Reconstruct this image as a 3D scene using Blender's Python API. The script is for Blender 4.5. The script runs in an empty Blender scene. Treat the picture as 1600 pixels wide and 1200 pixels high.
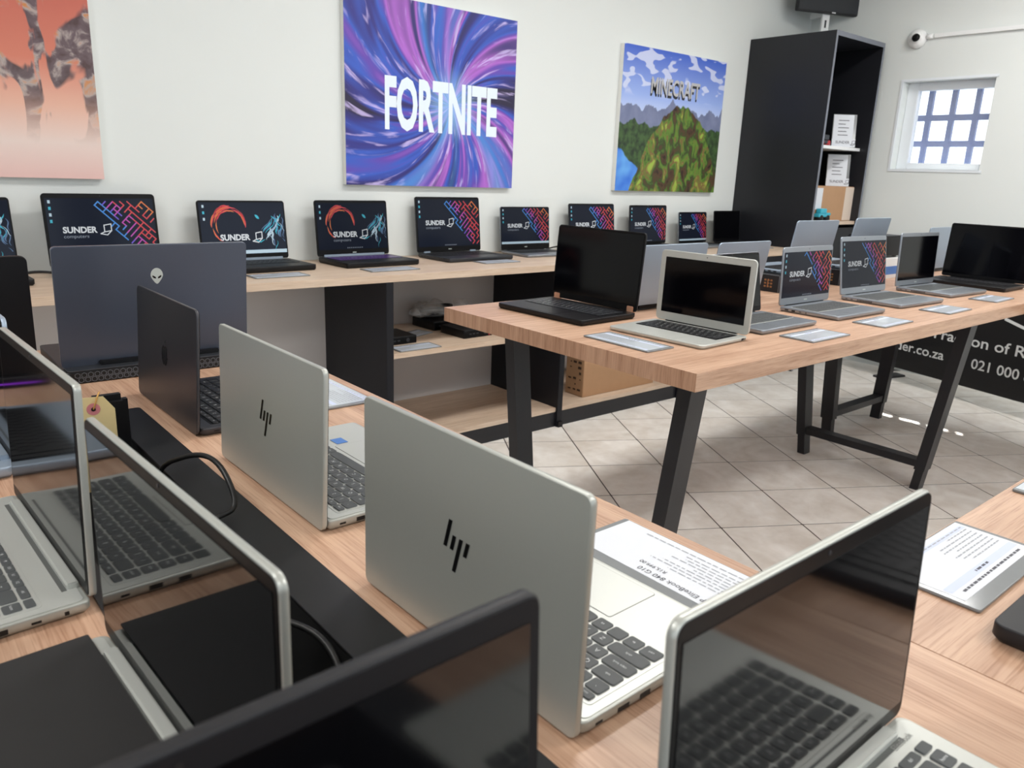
import bpy, bmesh, math, random
from mathutils import Vector, Matrix

S = bpy.context.scene
COL = S.collection
R = math.radians
rnd = random.Random(7)

# ------------------------------------------------------------------ camera
F_PX = 1212.0
YAW, PITCH, ROLL = R(40.41), R(15.25), R(2.21)
fwd = Vector((math.sin(YAW)*math.cos(PITCH), math.cos(YAW)*math.cos(PITCH), -math.sin(PITCH)))
r0 = Vector((math.cos(YAW), -math.sin(YAW), 0)); u0 = r0.cross(fwd)
rr = math.cos(ROLL)*r0 + math.sin(ROLL)*u0
uu = -math.sin(ROLL)*r0 + math.cos(ROLL)*u0
camd = bpy.data.cameras.new('camera'); cam = bpy.data.objects.new('camera', camd); COL.objects.link(cam)
camd.sensor_width = 36.0; camd.sensor_fit = 'HORIZONTAL'; camd.lens = F_PX/1600*36
camd.clip_start = 0.02
m = Matrix((( rr.x, uu.x, -fwd.x, 0.0), (rr.y, uu.y, -fwd.y, 0.0), (rr.z, uu.z, -fwd.z, 1.295), (0, 0, 0, 1)))
cam.matrix_world = m
camd.dof.use_dof = True; camd.dof.focus_distance = 1.5; camd.dof.aperture_fstop = 11
S.camera = cam

# ------------------------------------------------------------------ world, lights, exposure
W = bpy.data.worlds.new('sky'); S.world = W; W.use_nodes = True
bg = W.node_tree.nodes['Background']
bg.inputs['Color'].default_value = (0.86, 0.94, 1.0, 1); bg.inputs['Strength'].default_value = 4.2
S.view_settings.view_transform = 'Standard'; S.view_settings.look = 'None'
S.view_settings.exposure = -0.90; S.view_settings.gamma = 1.0; S.view_settings.use_curve_mapping = False
S.cycles.use_denoising = True
S.cycles.max_bounces = 8; S.cycles.diffuse_bounces = 5; S.cycles.glossy_bounces = 5; S.cycles.transparent_max_bounces = 12
S.cycles.sample_clamp_indirect = 6.0
ROOM = (-2.6, 5.75, -2.8, 3.45, 2.95)     # x0 x1 y0 y1 height
def area_light(name, loc, sx, sy, power, color=(1, 1, 1), rot=(0, 0, 0), portal=False):
    d = bpy.data.lights.new(name, 'AREA'); d.shape = 'RECTANGLE'; d.size = sx; d.size_y = sy; d.energy = power; d.color = color
    o = bpy.data.objects.new(name, d); COL.objects.link(o); o.location = loc; o.rotation_euler = rot
    d.cycles.is_portal = portal
    return o
sund = bpy.data.lights.new('sun', 'SUN'); sund.energy = 34.0; sund.angle = R(.5); sund.color = (1, .97, .92)
sun = bpy.data.objects.new('sun', sund); COL.objects.link(sun)      # high behind the right wall: only the barred window lets it in
sun.rotation_euler = Vector((-1.0, -.50, -1.18)).to_track_quat('-Z', 'Y').to_euler()
ADDED_LAMPS = [(-1.1, 1.3), (-1.1, -1.2), (2.2, 1.7), (2.2, -.8), (4.3, 1.5), (4.3, -.9)]  # added unseen ceiling lamps, spread to brighten the floor and back wall
LAMP_W = 64

# ------------------------------------------------------------------ materials
MATS = {}
def _new(name):
    mt = bpy.data.materials.new(name); mt.use_nodes = True
    nt = mt.node_tree; b = nt.nodes['Principled BSDF']
    return mt, nt, b
def srgb(r, g, b):
    f = lambda c: (c/255/12.92) if c/255 <= .04045 else ((c/255+.055)/1.055)**2.4
    return (f(r), f(g), f(b))
def pm(name, rgb, rough=.5, metal=0, var=.06, scale=60, bump=0, ior=1.45, emit=None, es=1, trans=0, alpha=1, coat=0, stretch=None, spec=.5):
    """principled material with a little procedural noise in colour and gloss; rgb is sRGB 0-255"""
    if name in MATS: return MATS[name]
    mt, nt, b = _new(name); c = srgb(*rgb)
    tc = nt.nodes.new('ShaderNodeTexCoord'); nz = nt.nodes.new('ShaderNodeTexNoise'); nz.inputs['Scale'].default_value = scale; nz.inputs['Detail'].default_value = 4
    if stretch:
        mp = nt.nodes.new('ShaderNodeMapping'); mp.inputs['Scale'].default_value = stretch
        nt.links.new(tc.outputs['Object'], mp.inputs['Vector']); nt.links.new(mp.outputs['Vector'], nz.inputs['Vector'])
    else:
        nt.links.new(tc.outputs['Object'], nz.inputs['Vector'])
    mx = nt.nodes.new('ShaderNodeMix'); mx.data_type = 'RGBA'
    mx.inputs[6].default_value = (*[max(0, v*(1-var)) for v in c], 1); mx.inputs[7].default_value = (*[min(1, v*(1+var)) for v in c], 1)
    nt.links.new(nz.outputs['Fac'], mx.inputs[0]); nt.links.new(mx.outputs[2], b.inputs['Base Color'])
    b.inputs['Roughness'].default_value = rough; b.inputs['Metallic'].default_value = metal; b.inputs['IOR'].default_value = ior; b.inputs['Specular IOR Level'].default_value = spec
    b.inputs['Transmission Weight'].default_value = trans; b.inputs['Alpha'].default_value = alpha; b.inputs['Coat Weight'].default_value = coat
    if emit:
        b.inputs['Emission Color'].default_value = (*srgb(*emit), 1); b.inputs['Emission Strength'].default_value = es
    if bump:
        bp = nt.nodes.new('ShaderNodeBump'); bp.inputs['Strength'].default_value = bump; bp.inputs['Distance'].default_value = .002
        nt.links.new(nz.outputs['Fac'], bp.inputs['Height']); nt.links.new(bp.outputs['Normal'], b.inputs['Normal'])
    MATS[name] = mt
    return mt
def glow(name, rgb, es=1.0):
    return pm(name, tuple(int(v*.2) for v in rgb), .3, 0, .02, emit=rgb, es=es)

def wood(name, light, dark, axis, rough=.42):
    """oak laminate: long streaks along one axis plus pores and broad colour drift (object space, metres)"""
    mt, nt, b = _new(name)
    tc = nt.nodes.new('ShaderNodeTexCoord')
    geo = nt.nodes.new('ShaderNodeNewGeometry')
    def nz(scl, detail, rgh=.55, dist=0):
        mp = nt.nodes.new('ShaderNodeMapping'); mp.inputs['Scale'].default_value = scl
        n = nt.nodes.new('ShaderNodeTexNoise'); n.inputs['Scale'].default_value = 1; n.inputs['Detail'].default_value = detail
        n.inputs['Roughness'].default_value = rgh; n.inputs['Distortion'].default_value = dist
        nt.links.new(geo.outputs['Position'], mp.inputs['Vector']); nt.links.new(mp.outputs['Vector'], n.inputs['Vector'])
        return n.outputs['Fac']
    def sc(lo, cr):
        v = [cr, cr, cr]; v[axis] = lo; return tuple(v)
    a = nz(sc(1.2, 16), 3, .5, .6); p = nz(sc(12, 420), 3, .6); q = nz(sc(3.5, 70), 4, .6, .3)
    def ramp(f, e0, e1):
        r_ = nt.nodes.new('ShaderNodeMapRange'); r_.inputs[1].default_value = e0; r_.inputs[2].default_value = e1
        nt.links.new(f, r_.inputs[0]); return r_.outputs[0]
    def mth(op, x, y):
        n = nt.nodes.new('ShaderNodeMath'); n.operation = op
        for i, v in enumerate((x, y)):
            if isinstance(v, (int, float)): n.inputs[i].default_value = v
            else: nt.links.new(v, n.inputs[i])
        return n.outputs[0]
    t = mth('ADD', mth('MULTIPLY', ramp(a, .3, .7), .42), mth('ADD', mth('MULTIPLY', ramp(q, .38, .68), .42), mth('MULTIPLY', ramp(p, .5, .66), .42)))
    mx = nt.nodes.new('ShaderNodeMix'); mx.data_type = 'RGBA'
    mx.inputs[6].default_value = (*srgb(*light), 1); mx.inputs[7].default_value = (*srgb(*dark), 1)
    nt.links.new(t, mx.inputs[0]); nt.links.new(mx.outputs[2], b.inputs['Base Color'])
    b.inputs['Roughness'].default_value = rough
    bp = nt.nodes.new('ShaderNodeBump'); bp.inputs['Strength'].default_value = .12; bp.inputs['Distance'].default_value = .001
    nt.links.new(p, bp.inputs['Height']); nt.links.new(bp.outputs['Normal'], b.inputs['Normal'])
    MATS[name] = mt
    return mt

M_WALL = pm('wall_paint', (221, 225, 223), .85, 0, .012, 3, .05)
M_WALL_DK = pm('wall_darkened_unseen', (104, 106, 114), .85, 0, .03, 3)  # unseen walls coloured darker to cut bounce and dim the screen reflections
M_CEIL = pm('ceiling_paint', (238, 238, 234), .9, 0, .01, 3)
M_GROUT = pm('grout', (84, 76, 72), .9, 0, .1, 80)
M_OAK_X = wood('oak_along_x', (203, 168, 142), (152, 113, 88), 0)
M_OAK_Y = wood('oak_along_y', (203, 168, 142), (152, 113, 88), 1)
M_OAK_END = wood('oak_edge_band_end', (200, 160, 132), (148, 106, 80), 2)
M_OAK_PALE = wood('oak_pale', (216, 196, 176), (184, 158, 134), 0)
M_BLK_PANEL = pm('black_panel', (22, 23, 29), .4, 0, .1, 30, spec=.35)
M_BLK_FRONT = pm('black_front', (27, 28, 33), .42, 0, .08, 30)
M_BACKP = pm('grey_back_panel', (196, 192, 190), .7, 0, .02, 5)
M_STEEL = pm('black_steel', (24, 24, 29), .38, 0, .1, 90, .05)
M_TRAY = pm('tray_black', (22, 22, 25), .45, 0, .1, 120)
M_PIT = pm('tray_inner', (12, 12, 13), .7, 0, .1)
M_CABLE = pm('cable_rubber', (18, 18, 19), .4, 0, .1)
M_SILVER = pm('aluminium_silver', (178, 180, 174), .38, .5, .02, 500)
M_SILVER_DECK = pm('aluminium_deck', (196, 198, 193), .42, .5, .015, 500)
M_SILVER_B = pm('aluminium_cool', (160, 174, 190), .38, .45, .02, 500)
M_GREYDECK = pm('grey_deck', (150, 156, 164), .36, .8, .02, 500)
M_SPACE = pm('aluminium_space_grey', (74, 74, 78), .36, .7, .03, 500)
M_ALIEN = pm('dark_moon_lid', (80, 86, 100), .3, .45, .03, 200)
M_BLK = pm('laptop_black', (14, 14, 17), .42, 0, .08, 200, spec=.35)
M_BLK_SOFT = pm('laptop_black_soft', (22, 22, 26), .5, 0, .08, 200)
M_DARKGREY = pm('laptop_dark_grey', (52, 54, 58), .4, .3, .05, 200)
M_BEZEL = pm('bezel_black', (8, 8, 10), .4, 0, .05, spec=.2)
M_SCREEN = pm('screen_off', (5, 6, 8), .04, 0, .02, ior=1.55)
M_SCREEN_B = pm('screen_off_coated', (4, 4, 7), .08, 0, .02, ior=1.5, spec=.2)
M_SCREEN_M = pm('screen_off_matte', (6, 6, 8), .08, 0, .02, ior=1.55)
M_KEY = pm('key_grey', (74, 77, 78), .5, 0, .05, 300)
M_KEYB = pm('key_black', (26, 27, 30), .45, 0, .06, 300)
M_LEG = pm('key_print', (214, 216, 216), .6, 0, .02)
M_LOGO = pm('emblem_black', (14, 14, 15), .2, 0, .02)
M_LOGO_S = pm('emblem_pale', (196, 204, 200), .3, .3, .02)
M_PORT = pm('port_black', (10, 10, 11), .5, 0, .05)
M_PLINE = pm('pad_line', (140, 141, 138), .5, .3, .02)
M_ACRYL = pm('acrylic_grey', (128, 131, 133), .12, 0, .02, ior=1.49)
M_PAPER = pm('paper_white', (212, 215, 221), .6, 0, .008, 60)
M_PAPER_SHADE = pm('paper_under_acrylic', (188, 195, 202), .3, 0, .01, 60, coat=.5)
M_INK = pm('ink_grey', (160, 163, 170), .7, 0, .03)
M_INKD = pm('ink_dark', (84, 84, 92), .7, 0, .03)
M_INKB = pm('ink_blue_band', (196, 204, 226), .7, 0, .02)
M_CANVAS = pm('canvas_side', (232, 232, 228), .7, 0, .02, 300)
M_WHITE = pm('white_plastic', (232, 233, 233), .4, 0, .01)
M_WFRAME = pm('white_frame', (226, 231, 236), .35, 0, .01)
M_BAR = pm('window_bar_paint', (58, 84, 140), .5, 0, .05)
M_CARD = pm('cardboard', (176, 138, 104), .8, 0, .05, 25)
M_CARDINK = pm('cardboard_ink', (70, 50, 36), .8, 0, .1)
M_COPPER = pm('copper_hinge', (222, 170, 140), .3, .5, .03)
M_BANNER = pm('banner_black', (20, 20, 22), .5, 0, .08, 8)
M_TXTW = pm('print_white', (222, 224, 224), .6, 0, .01)
M_TAG = pm('kraft_tag', (226, 204, 150), .7, 0, .04, 120)
M_PINK = pm('tag_ring', (206, 128, 132), .6, 0, .04)
M_TWINE = pm('twine', (196, 150, 84), .7, 0, .1)
M_TEAL = pm('toy_teal', (60, 168, 190), .3, 0, .05)
M_RED = pm('toy_red', (170, 44, 50), .4, 0, .05)
M_ORANGE = pm('print_orange', (140, 96, 60), .6, 0, .05)
M_BLUESTK = pm('sticker_blue', (70, 120, 190), .4, 0, .03)
M_PURPLE = glow('purple_led', (150, 50, 220), 2.0)
M_PURPLE_KEY = glow('purple_keys', (104, 70, 150), .5)
M_GLASS = pm('window_glass', (250, 252, 255), .02, 0, 0, alpha=.12, ior=1.45)
M_LAMP = glow('lamp_diffuser', (255, 252, 246), 1.5)
M_PLASTIC_BAG = pm('clear_bag', (226, 226, 226), .12, 0, .02, trans=.0, alpha=.22)

def tile_mat():
    mt, nt, b = _new('floor_tile')
    geo = nt.nodes.new('ShaderNodeNewGeometry'); oi = nt.nodes.new('ShaderNodeObjectInfo')
    ad = nt.nodes.new('ShaderNodeVectorMath'); ad.operation = 'ADD'
    ml = nt.nodes.new('ShaderNodeMath'); ml.operation = 'MULTIPLY'; ml.inputs[1].default_value = 37.0
    cb = nt.nodes.new('ShaderNodeCombineXYZ')
    nt.links.new(oi.outputs['Random'], ml.inputs[0]); nt.links.new(ml.outputs[0], cb.inputs[2])
    nt.links.new(geo.outputs['Position'], ad.inputs[0]); nt.links.new(cb.outputs[0], ad.inputs[1])
    def nz(s, d, dist):
        n = nt.nodes.new('ShaderNodeTexNoise'); n.inputs['Scale'].default_value = s; n.inputs['Detail'].default_value = d; n.inputs['Distortion'].default_value = dist
        nt.links.new(ad.outputs[0], n.inputs['Vector']); return n
    n1 = nz(4.5, 5, .8); n2 = nz(22, 4, .3)
    cr = nt.nodes.new('ShaderNodeValToRGB'); e = cr.color_ramp.elements
    e[0].position = .32; e[0].color = (*srgb(216, 208, 198), 1); e[1].position = .68; e[1].color = (*srgb(250, 247, 242), 1)
    mx = nt.nodes.new('ShaderNodeMix'); mx.data_type = 'FLOAT'; mx.inputs[0].default_value = .25
    nt.links.new(n1.outputs['Fac'], mx.inputs[2]); nt.links.new(n2.outputs['Fac'], mx.inputs[3]); nt.links.new(mx.outputs[0], cr.inputs[0])
    nt.links.new(cr.outputs[0], b.inputs['Base Color'])
    b.inputs['Roughness'].default_value = .38
    return mt
M_TILE = tile_mat()

# ------------------------------------------------------------------ mesh helpers
def finish(bm, name, mats, smooth=False):
    me = bpy.data.meshes.new(name); bm.normal_update(); bm.to_mesh(me); bm.free()
    for mt in (mats if isinstance(mats, (list, tuple)) else [mats]): me.materials.append(mt)
    if smooth:
        for p in me.polygons: p.use_smooth = True
    return me
def ob(name, me, parent=None, loc=(0, 0, 0), rot=(0, 0, 0), scale=(1, 1, 1)):
    o = bpy.data.objects.new(name, me); COL.objects.link(o)
    o.parent = parent; o.location = loc; o.rotation_euler = rot; o.scale = scale
    return o
def tag(o, label=None, cat=None, group=None, kind=None):
    if label: o['label'] = label
    if cat: o['category'] = cat
    if group: o['group'] = group
    if kind: o['kind'] = kind
    return o
def thing(name, label, cat, loc=(0, 0, 0), rz=0, group=None):
    o = ob(name, None, None, loc, (0, 0, rz)); o.empty_display_size = .05
    return tag(o, label, cat, group)
def bx(bm, x0, x1, y0, y1, z0, z1, mi=0, M=None):
    vs = [bm.verts.new((x, y, z)) for z in (z0, z1) for y in (y0, y1) for x in (x0, x1)]
    if M is not None:
        for v in vs: v.co = M @ v.co
    for f in ((0, 2, 3, 1), (4, 5, 7, 6), (0, 1, 5, 4), (2, 6, 7, 3), (0, 4, 6, 2), (1, 3, 7, 5)):
        fc = bm.faces.new([vs[i] for i in f]); fc.material_index = mi
    return vs
def box_mesh(name, dims, mat, bev=0.0):
    x0, x1, y0, y1, z0, z1 = dims
    bm = bmesh.new(); bx(bm, x0, x1, y0, y1, z0, z1)
    if bev: bmesh.ops.bevel(bm, geom=bm.edges[:], offset=bev, segments=2, affect='EDGES', clamp_overlap=True)
    return finish(bm, name, mat)
def box(name, dims, mat, parent=None, bev=0.0, loc=(0, 0, 0), rot=(0, 0, 0)):
    return ob(name, box_mesh(name, dims, mat, bev), parent, loc, rot)
def rring(w, d, r, n=5, cx=0, cy=0):
    pts = []
    r = max(1e-5, min(r, w/2-1e-6, d/2-1e-6))
    for (sx, sy, a0) in ((1, 1, 0), (-1, 1, 90), (-1, -1, 180), (1, -1, 270)):
        for i in range(n+1):
            a = R(a0+90*i/n); pts.append((cx+sx*(w/2-r)+r*math.cos(a), cy+sy*(d/2-r)+r*math.sin(a)))
    return pts
def slab(bm, w, d, t, r, b, cx=0, cy=0, z0=0, n=5, bb=None, mi=0):
    """rounded-corner slab with softened top and bottom edges"""
    bb = b if bb is None else bb
    rings = []
    for (z, ins) in ((0, bb), (min(bb, t*.45), 0), (t-min(b, t*.45), 0), (t-min(b, t*.45)*.3, b*.3), (t, b)):
        rings.append([bm.verts.new((x, y, z0+z)) for x, y in rring(w-2*ins, d-2*ins, max(r-ins, .0005), n, cx, cy)])
    k = len(rings[0])
    for a, c in zip(rings, rings[1:]):
        for i in range(k):
            f = bm.faces.new((a[i], a[(i+1) % k], c[(i+1) % k], c[i])); f.material_index = mi; f.smooth = True
    f = bm.faces.new(rings[0][::-1]); f.material_index = mi
    f = bm.faces.new(rings[-1]); f.material_index = mi
def slab_mesh(name, w, d, t, r, b, mat, cx=0, cy=0, z0=0, n=5, bb=None):
    bm = bmesh.new(); slab(bm, w, d, t, r, b, cx, cy, z0, n, bb)
    return finish(bm, name, mat)
def tube(name, pts, rad, mat, parent=None, seg=8, sub=6):
    P = [Vector(p) for p in pts]; path = []
    for i in range(len(P)-1):
        p0, p1, p2, p3 = P[max(i-1, 0)], P[i], P[i+1], P[min(i+2, len(P)-1)]
        for k in range(sub):
            t = k/sub
            path.append(.5*((2*p1)+(-p0+p2)*t+(2*p0-5*p1+4*p2-p3)*t*t+(-p0+3*p1-3*p2+p3)*t**3))
    path.append(P[-1])
    bm = bmesh.new(); prev = None; nrm = None; first = None
    for i, p in enumerate(path):
        tn = (path[min(i+1, len(path)-1)]-path[max(i-1, 0)]).normalized()
        if nrm is None: nrm = tn.orthogonal().normalized()
        nrm = (nrm-tn*nrm.dot(tn)).normalized(); bn = tn.cross(nrm)
        ring = [bm.verts.new(p+rad*(math.cos(2*math.pi*k/seg)*nrm+math.sin(2*math.pi*k/seg)*bn)) for k in range(seg)]
        if prev:
            for k in range(seg):
                bm.faces.new((prev[k], prev[(k+1) % seg], ring[(k+1) % seg], ring[k])).smooth = True
        else: first = ring
        prev = ring
    bm.faces.new(first[::-1]); bm.faces.new(prev)
    return ob(name, finish(bm, name, mat), parent)
def lathe(bm, prof, seg=20, M=None, mi=0):
    rings = []
    for r_, z in prof:
        rings.append([bm.verts.new((r_*math.cos(2*math.pi*k/seg), r_*math.sin(2*math.pi*k/seg), z)) for k in range(seg)])
    for a, b in zip(rings, rings[1:]):
        for k in range(seg):
            f = bm.faces.new((a[k], a[(k+1) % seg], b[(k+1) % seg], b[k])); f.smooth = True; f.material_index = mi
    bm.faces.new(rings[0][::-1]).material_index = mi; bm.faces.new(rings[-1]).material_index = mi
    if M is not None:
        for ring in rings:
            for v in ring: v.co = M @ v.co
_TX = {}
def text_data(s, bold=0.0, align='LEFT'):
    """glyph outlines of a word as (verts, faces), 1 unit = font size"""
    key = (s, bold, align)
    if key in _TX: return _TX[key]
    cu = bpy.data.curves.new('txt', 'FONT'); cu.body = s; cu.align_x = align; cu.resolution_u = 3; cu.offset = bold
    o = bpy.data.objects.new('txt', cu); COL.objects.link(o)
    dg = bpy.context.evaluated_depsgraph_get(); dg.update()
    me = bpy.data.meshes.new_from_object(o.evaluated_get(dg))
    v = [tuple(p.co[:2]) for p in me.vertices]; f = [tuple(p.vertices) for p in me.polygons]
    bpy.data.objects.remove(o); bpy.data.curves.remove(cu); bpy.data.meshes.remove(me)
    _TX[key] = (v, f)
    return v, f
def put_text(bm, s, fn, size, bold=0.0, align='LEFT', mi=0, sx=1.0):
    """fn maps (u, v) in metres on the printed plane to a 3D point"""
    v, f = text_data(s, bold, align)
    vs = [bm.verts.new(fn(x*size*sx, y*size)) for x, y in v]
    for q in f:
        try: bm.faces.new([vs[i] for i in q]).material_index = mi
        except ValueError: pass
def text_fit(bm, s, fn, size, width, bold=0.0, mi=0):
    v, f = text_data(s, bold); x0 = min(p[0] for p in v); x1 = max(p[0] for p in v); k = width/((x1-x0)*size)
    put_text(bm, s, lambda u, w: fn(u-x0*size*k, w), size, bold, 'LEFT', mi, k)
def quad(bm, pts, mi=0):
    f = bm.faces.new([bm.verts.new(p) for p in pts]); f.material_index = mi; return f
def poly(bm, pts, mi=0): return quad(bm, pts, mi)

# ------------------------------------------------------------------ room shell
X0, X1, Y0, Y1, H = ROOM
def wall_with_holes(name, axis, pos, thick, a0, a1, holes, mat):
    """wall slab in the plane axis=pos, from a0 to a1, with rectangular openings (b0, b1, z0, z1)"""
    bm = bmesh.new()
    cuts = sorted({a0, a1, *[h[0] for h in holes], *[h[1] for h in holes]})
    for c0, c1 in zip(cuts, cuts[1:]):
        spans = [(0.0, H)]
        for h in holes:
            if h[0] <= c0+1e-6 and h[1] >= c1-1e-6:
                spans = [s for (z0, z1) in spans for s in ((z0, min(z1, h[2])), (max(z0, h[3]), z1)) if s[1]-s[0] > 1e-4]
        for z0, z1 in spans:
            if axis == 'x': bx(bm, min(pos, pos+thick), max(pos, pos+thick), c0, c1, z0, z1)
            else: bx(bm, c0, c1, min(pos, pos+thick), max(pos, pos+thick), z0, z1)
    bmesh.ops.remove_doubles(bm, verts=bm.verts, dist=1e-5)
    return tag(ob(name, finish(bm, name, mat)), kind='structure')
wall_with_holes('wall_back', 'y', Y1, .2, X0-.2, X1+.25, [], M_WALL)
WIN = (2.10, 2.685, 1.42, 2.0)
wall_with_holes('wall_right', 'x', X1, .25, Y0, Y1, [WIN], M_WALL)
SHOPWIN = [(-2.2, -.3, .5, 2.6), (.1, 2.5, .5, 2.6), (3.0, 5.3, .5, 2.6)]
wall_with_holes('wall_front', 'y', Y0, -.2, X0-.2, X1+.25, SHOPWIN, M_WALL_DK)
LEFTWIN = [(-1.8, .2, .8, 2.4)]
wall_with_holes('wall_left', 'x', X0, -.2, Y0, Y1, LEFTWIN, M_WALL_DK)
tag(box('ceiling', (X0-.2, X1+.25, Y0-.2, Y1+.2, H, H+.15), M_CEIL), kind='structure')
for i, (a, b, c, d) in enumerate(SHOPWIN):
    w = tag(ob('window_%d' % (i+2), None), kind='structure')
    n = 4
    for k in range(n+1):
        x = a+(b-a)*k/n; box('mullion', (x-.02, x+.02, Y0-.12, Y0-.07, c, d), M_WFRAME, w)
    for z in (c, (c+d)/2, d): box('transom', (a, b, Y0-.125, Y0-.065, z-.02, z+.02), M_WFRAME, w)
    area_light('window_portal', ((a+b)/2, Y0-.01, (c+d)/2), b-a, d-c, 1, rot=(R(-90), 0, 0), portal=True)
for a, b, c, d in LEFTWIN:
    w = tag(ob('window_5', None), kind='structure')
    for k in range(4):
        y = a+(b-a)*k/3; box('mullion', (X0-.12, X0-.07, y-.02, y+.02, c, d), M_WFRAME, w)
    for z in (c, (c+d)/2, d): box('transom', (X0-.125, X0-.065, a, b, z-.02, z+.02), M_WFRAME, w)
    area_light('window_portal', (X0+.01, (a+b)/2, (c+d)/2), d-c, b-a, 1, rot=(0, R(-90), 0), portal=True)
for i, (x, y) in enumerate(ADDED_LAMPS):
    t = thing('added_ceiling_light', 'added unseen ceiling light panel above the %s' % ['left table', 'entrance left', 'middle table', 'entrance middle', 'right table', 'entrance right'][i], 'light', (x, y, H))
    box('frame', (-.62, .62, -.17, .17, -.03, -.001), M_WHITE, t)
    box('diffuser', (-.6, .6, -.15, .15, -.034, -.0301), M_LAMP, t)
    area_light('added_lamp_glow', (x, y, H-.045), 1.2, .3, LAMP_W, (1, .985, .96))

# floor: grout slab with individual tiles laid diagonally
floor = tag(box('floor', (X0-.2, X1+.25, Y0-.2, Y1+.2, -.12, -.0012), M_GROUT), kind='structure')
TP = .3405; TA = R(-30.3); TO = Vector((3.056, 1.977))
tile_me = slab_mesh('tile', TP-.006, TP-.006, .010, .003, .0006, M_TILE, n=1)
ex = Vector((math.cos(TA), math.sin(TA))); ey = Vector((-math.sin(TA), math.cos(TA)))
far_bm = bmesh.new()
for i in range(-26, 27):
    for j in range(-26, 27):
        c = TO+ex*((i+.5)*TP)+ey*((j+.5)*TP)
        if not (X0-.1 < c.x < X1+.1 and Y0-.1 < c.y < Y1+.1): continue
        if c.x > .5 and -.75 < c.y < 3.1:
            ob('tile', tile_me, floor, (c.x, c.y, -.010), (0, 0, TA))
        else:
            q = (TP-.005)/2
            top = [far_bm.verts.new((c.x+ex.x*a+ey.x*b, c.y+ex.y*a+ey.y*b, 0)) for a, b in ((-q, -q), (q, -q), (q, q), (-q, q))]
            bot = [far_bm.verts.new((v.co.x, v.co.y, -.01)) for v in top]
            far_bm.faces.new(top)
            for k in range(4): far_bm.faces.new((bot[k], bot[(k+1) % 4], top[(k+1) % 4], top[k]))
tag(ob('far_tiles', finish(far_bm, 'far_tiles', M_TILE), floor), kind='stuff')

# small barred window in the right wall
w = tag(ob('window_1', None), kind='structure')
a, b, c, d = WIN
XF = X1+.11
for nm, dm in (('frame_side', (XF-.03, XF+.03, b-.075, b-.0005, c+.0005, d-.0005)), ('frame_side', (XF-.03, XF+.03, a+.0005, a+.03, c+.0005, d-.0005)),
               ('frame_head', (XF-.03, XF+.03, a+.03, b-.075, d-.055, d-.0005)), ('frame_sill', (XF-.03, XF+.03, a+.03, b-.075, c+.0005, c+.045))):
    box(nm, dm, M_WFRAME, w, .004)
box('architrave', (X1-.006, X1-.0003, b, b+.016, c-.016, d+.016), M_WFRAME, w)
box('architrave', (X1-.006, X1-.0003, a-.016, b, d, d+.016), M_WFRAME, w)
box('architrave', (X1-.006, X1-.0003, a-.016, b, c-.016, c), M_WFRAME, w)
box('pane', (XF-.004, XF+.004, a+.03, b-.075, c+.045, d-.055), M_GLASS, w)
g = box('security_grille', (X1+.215, X1+.235, a+.002, b-.002, c+.002, c+.03), M_BAR, w)
for k in range(4):
    y = b-.11-.155*k
    if y > a: box('bar', (X1+.21, X1+.24, y-.017, y+.017, c+.002, d-.002), M_BAR, g)
for z in (1.60, 1.775): box('bar', (X1+.212, X1+.238, a+.002, b-.002, z-.02, z+.02), M_BAR, g)

tag(box('added_sun_overhang_1', (X1+.2505, X1+.645, Y0, Y1, 2.30, 2.36), M_CEIL), kind='structure')     # added unseen overhang outside, narrows the sun patch to a thin streak
# ------------------------------------------------------------------ wall counter along the back wall
T = .859; YF = 2.823
tag(box('counter_worktop', (-2.2, 4.995, YF, Y1-.001, T-.030, T), M_OAK_PALE, None, .0015), 'long pale oak worktop running along the white back wall under the posters', 'worktop')
def carcass(name, label, x0, x1, z1=T-.0305):
    return thing(name, label, 'cabinet', (x0, YF, 0)), x1-x0
t, wd = carcass('open_shelf_unit', 'open shelf unit with black dividers and oak shelves under the back counter', 1.69, 3.75)
OX = -1.69                                   # local x of world x = 0
def lx(x): return x+OX
box('back_panel', (lx(-1.15), wd, .57, .585, .0, T-.031), M_BACKP, t)
box('bottom_shelf', (lx(1.726), lx(2.723), .012, .569, .082, .104), M_OAK_PALE, t)
box('bottom_shelf', (lx(2.761), wd-.02, .012, .569, .082, .104), M_OAK_PALE, t)
box('middle_shelf', (lx(1.726), lx(2.723), .0, .569, .495, .517), M_OAK_PALE, t)
box('kick_board', (lx(1.726), lx(2.723), .014, .03, .0, .0815), M_BLK_FRONT, t)
box('kick_board', (lx(2.761), wd-.02, .014, .03, .0, .0815), M_BLK_FRONT, t)
for x in (1.69, 2.724):
    dv = box('divider', (lx(x), lx(x)+.0355, .0, .569, .0, T-.031), M_BLK_PANEL, t, .001)
    box('foot', (lx(x)+.003, lx(x)+.033, -.012, -.0005, .0, .03), M_BLK, dv)
box('divider', (wd-.018, wd-.001, .0, .569, .0, T-.031), M_BLK_PANEL, t)
t, wd = carcass('base_cabinet', 'closed black base cabinet under the far end of the back counter beside the tall cabinet', 3.752, 4.995)
box('carcass', (.002, wd-.002, .02, Y1-YF-.02, .0, T-.031), M_BLK_PANEL, t)
for k in range(2): box('door', (k*wd/2+.002, (k+1)*wd/2-.002, .001, .0195, .07, T-.033), M_BLK_FRONT, t, .001)
t, wd = carcass('support_panel', 'black side panel holding up the left end of the back counter', -1.2, -1.16)
box('panel', (0, wd, .01, .6, .0, T-.031), M_BLK_PANEL, t)

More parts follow.
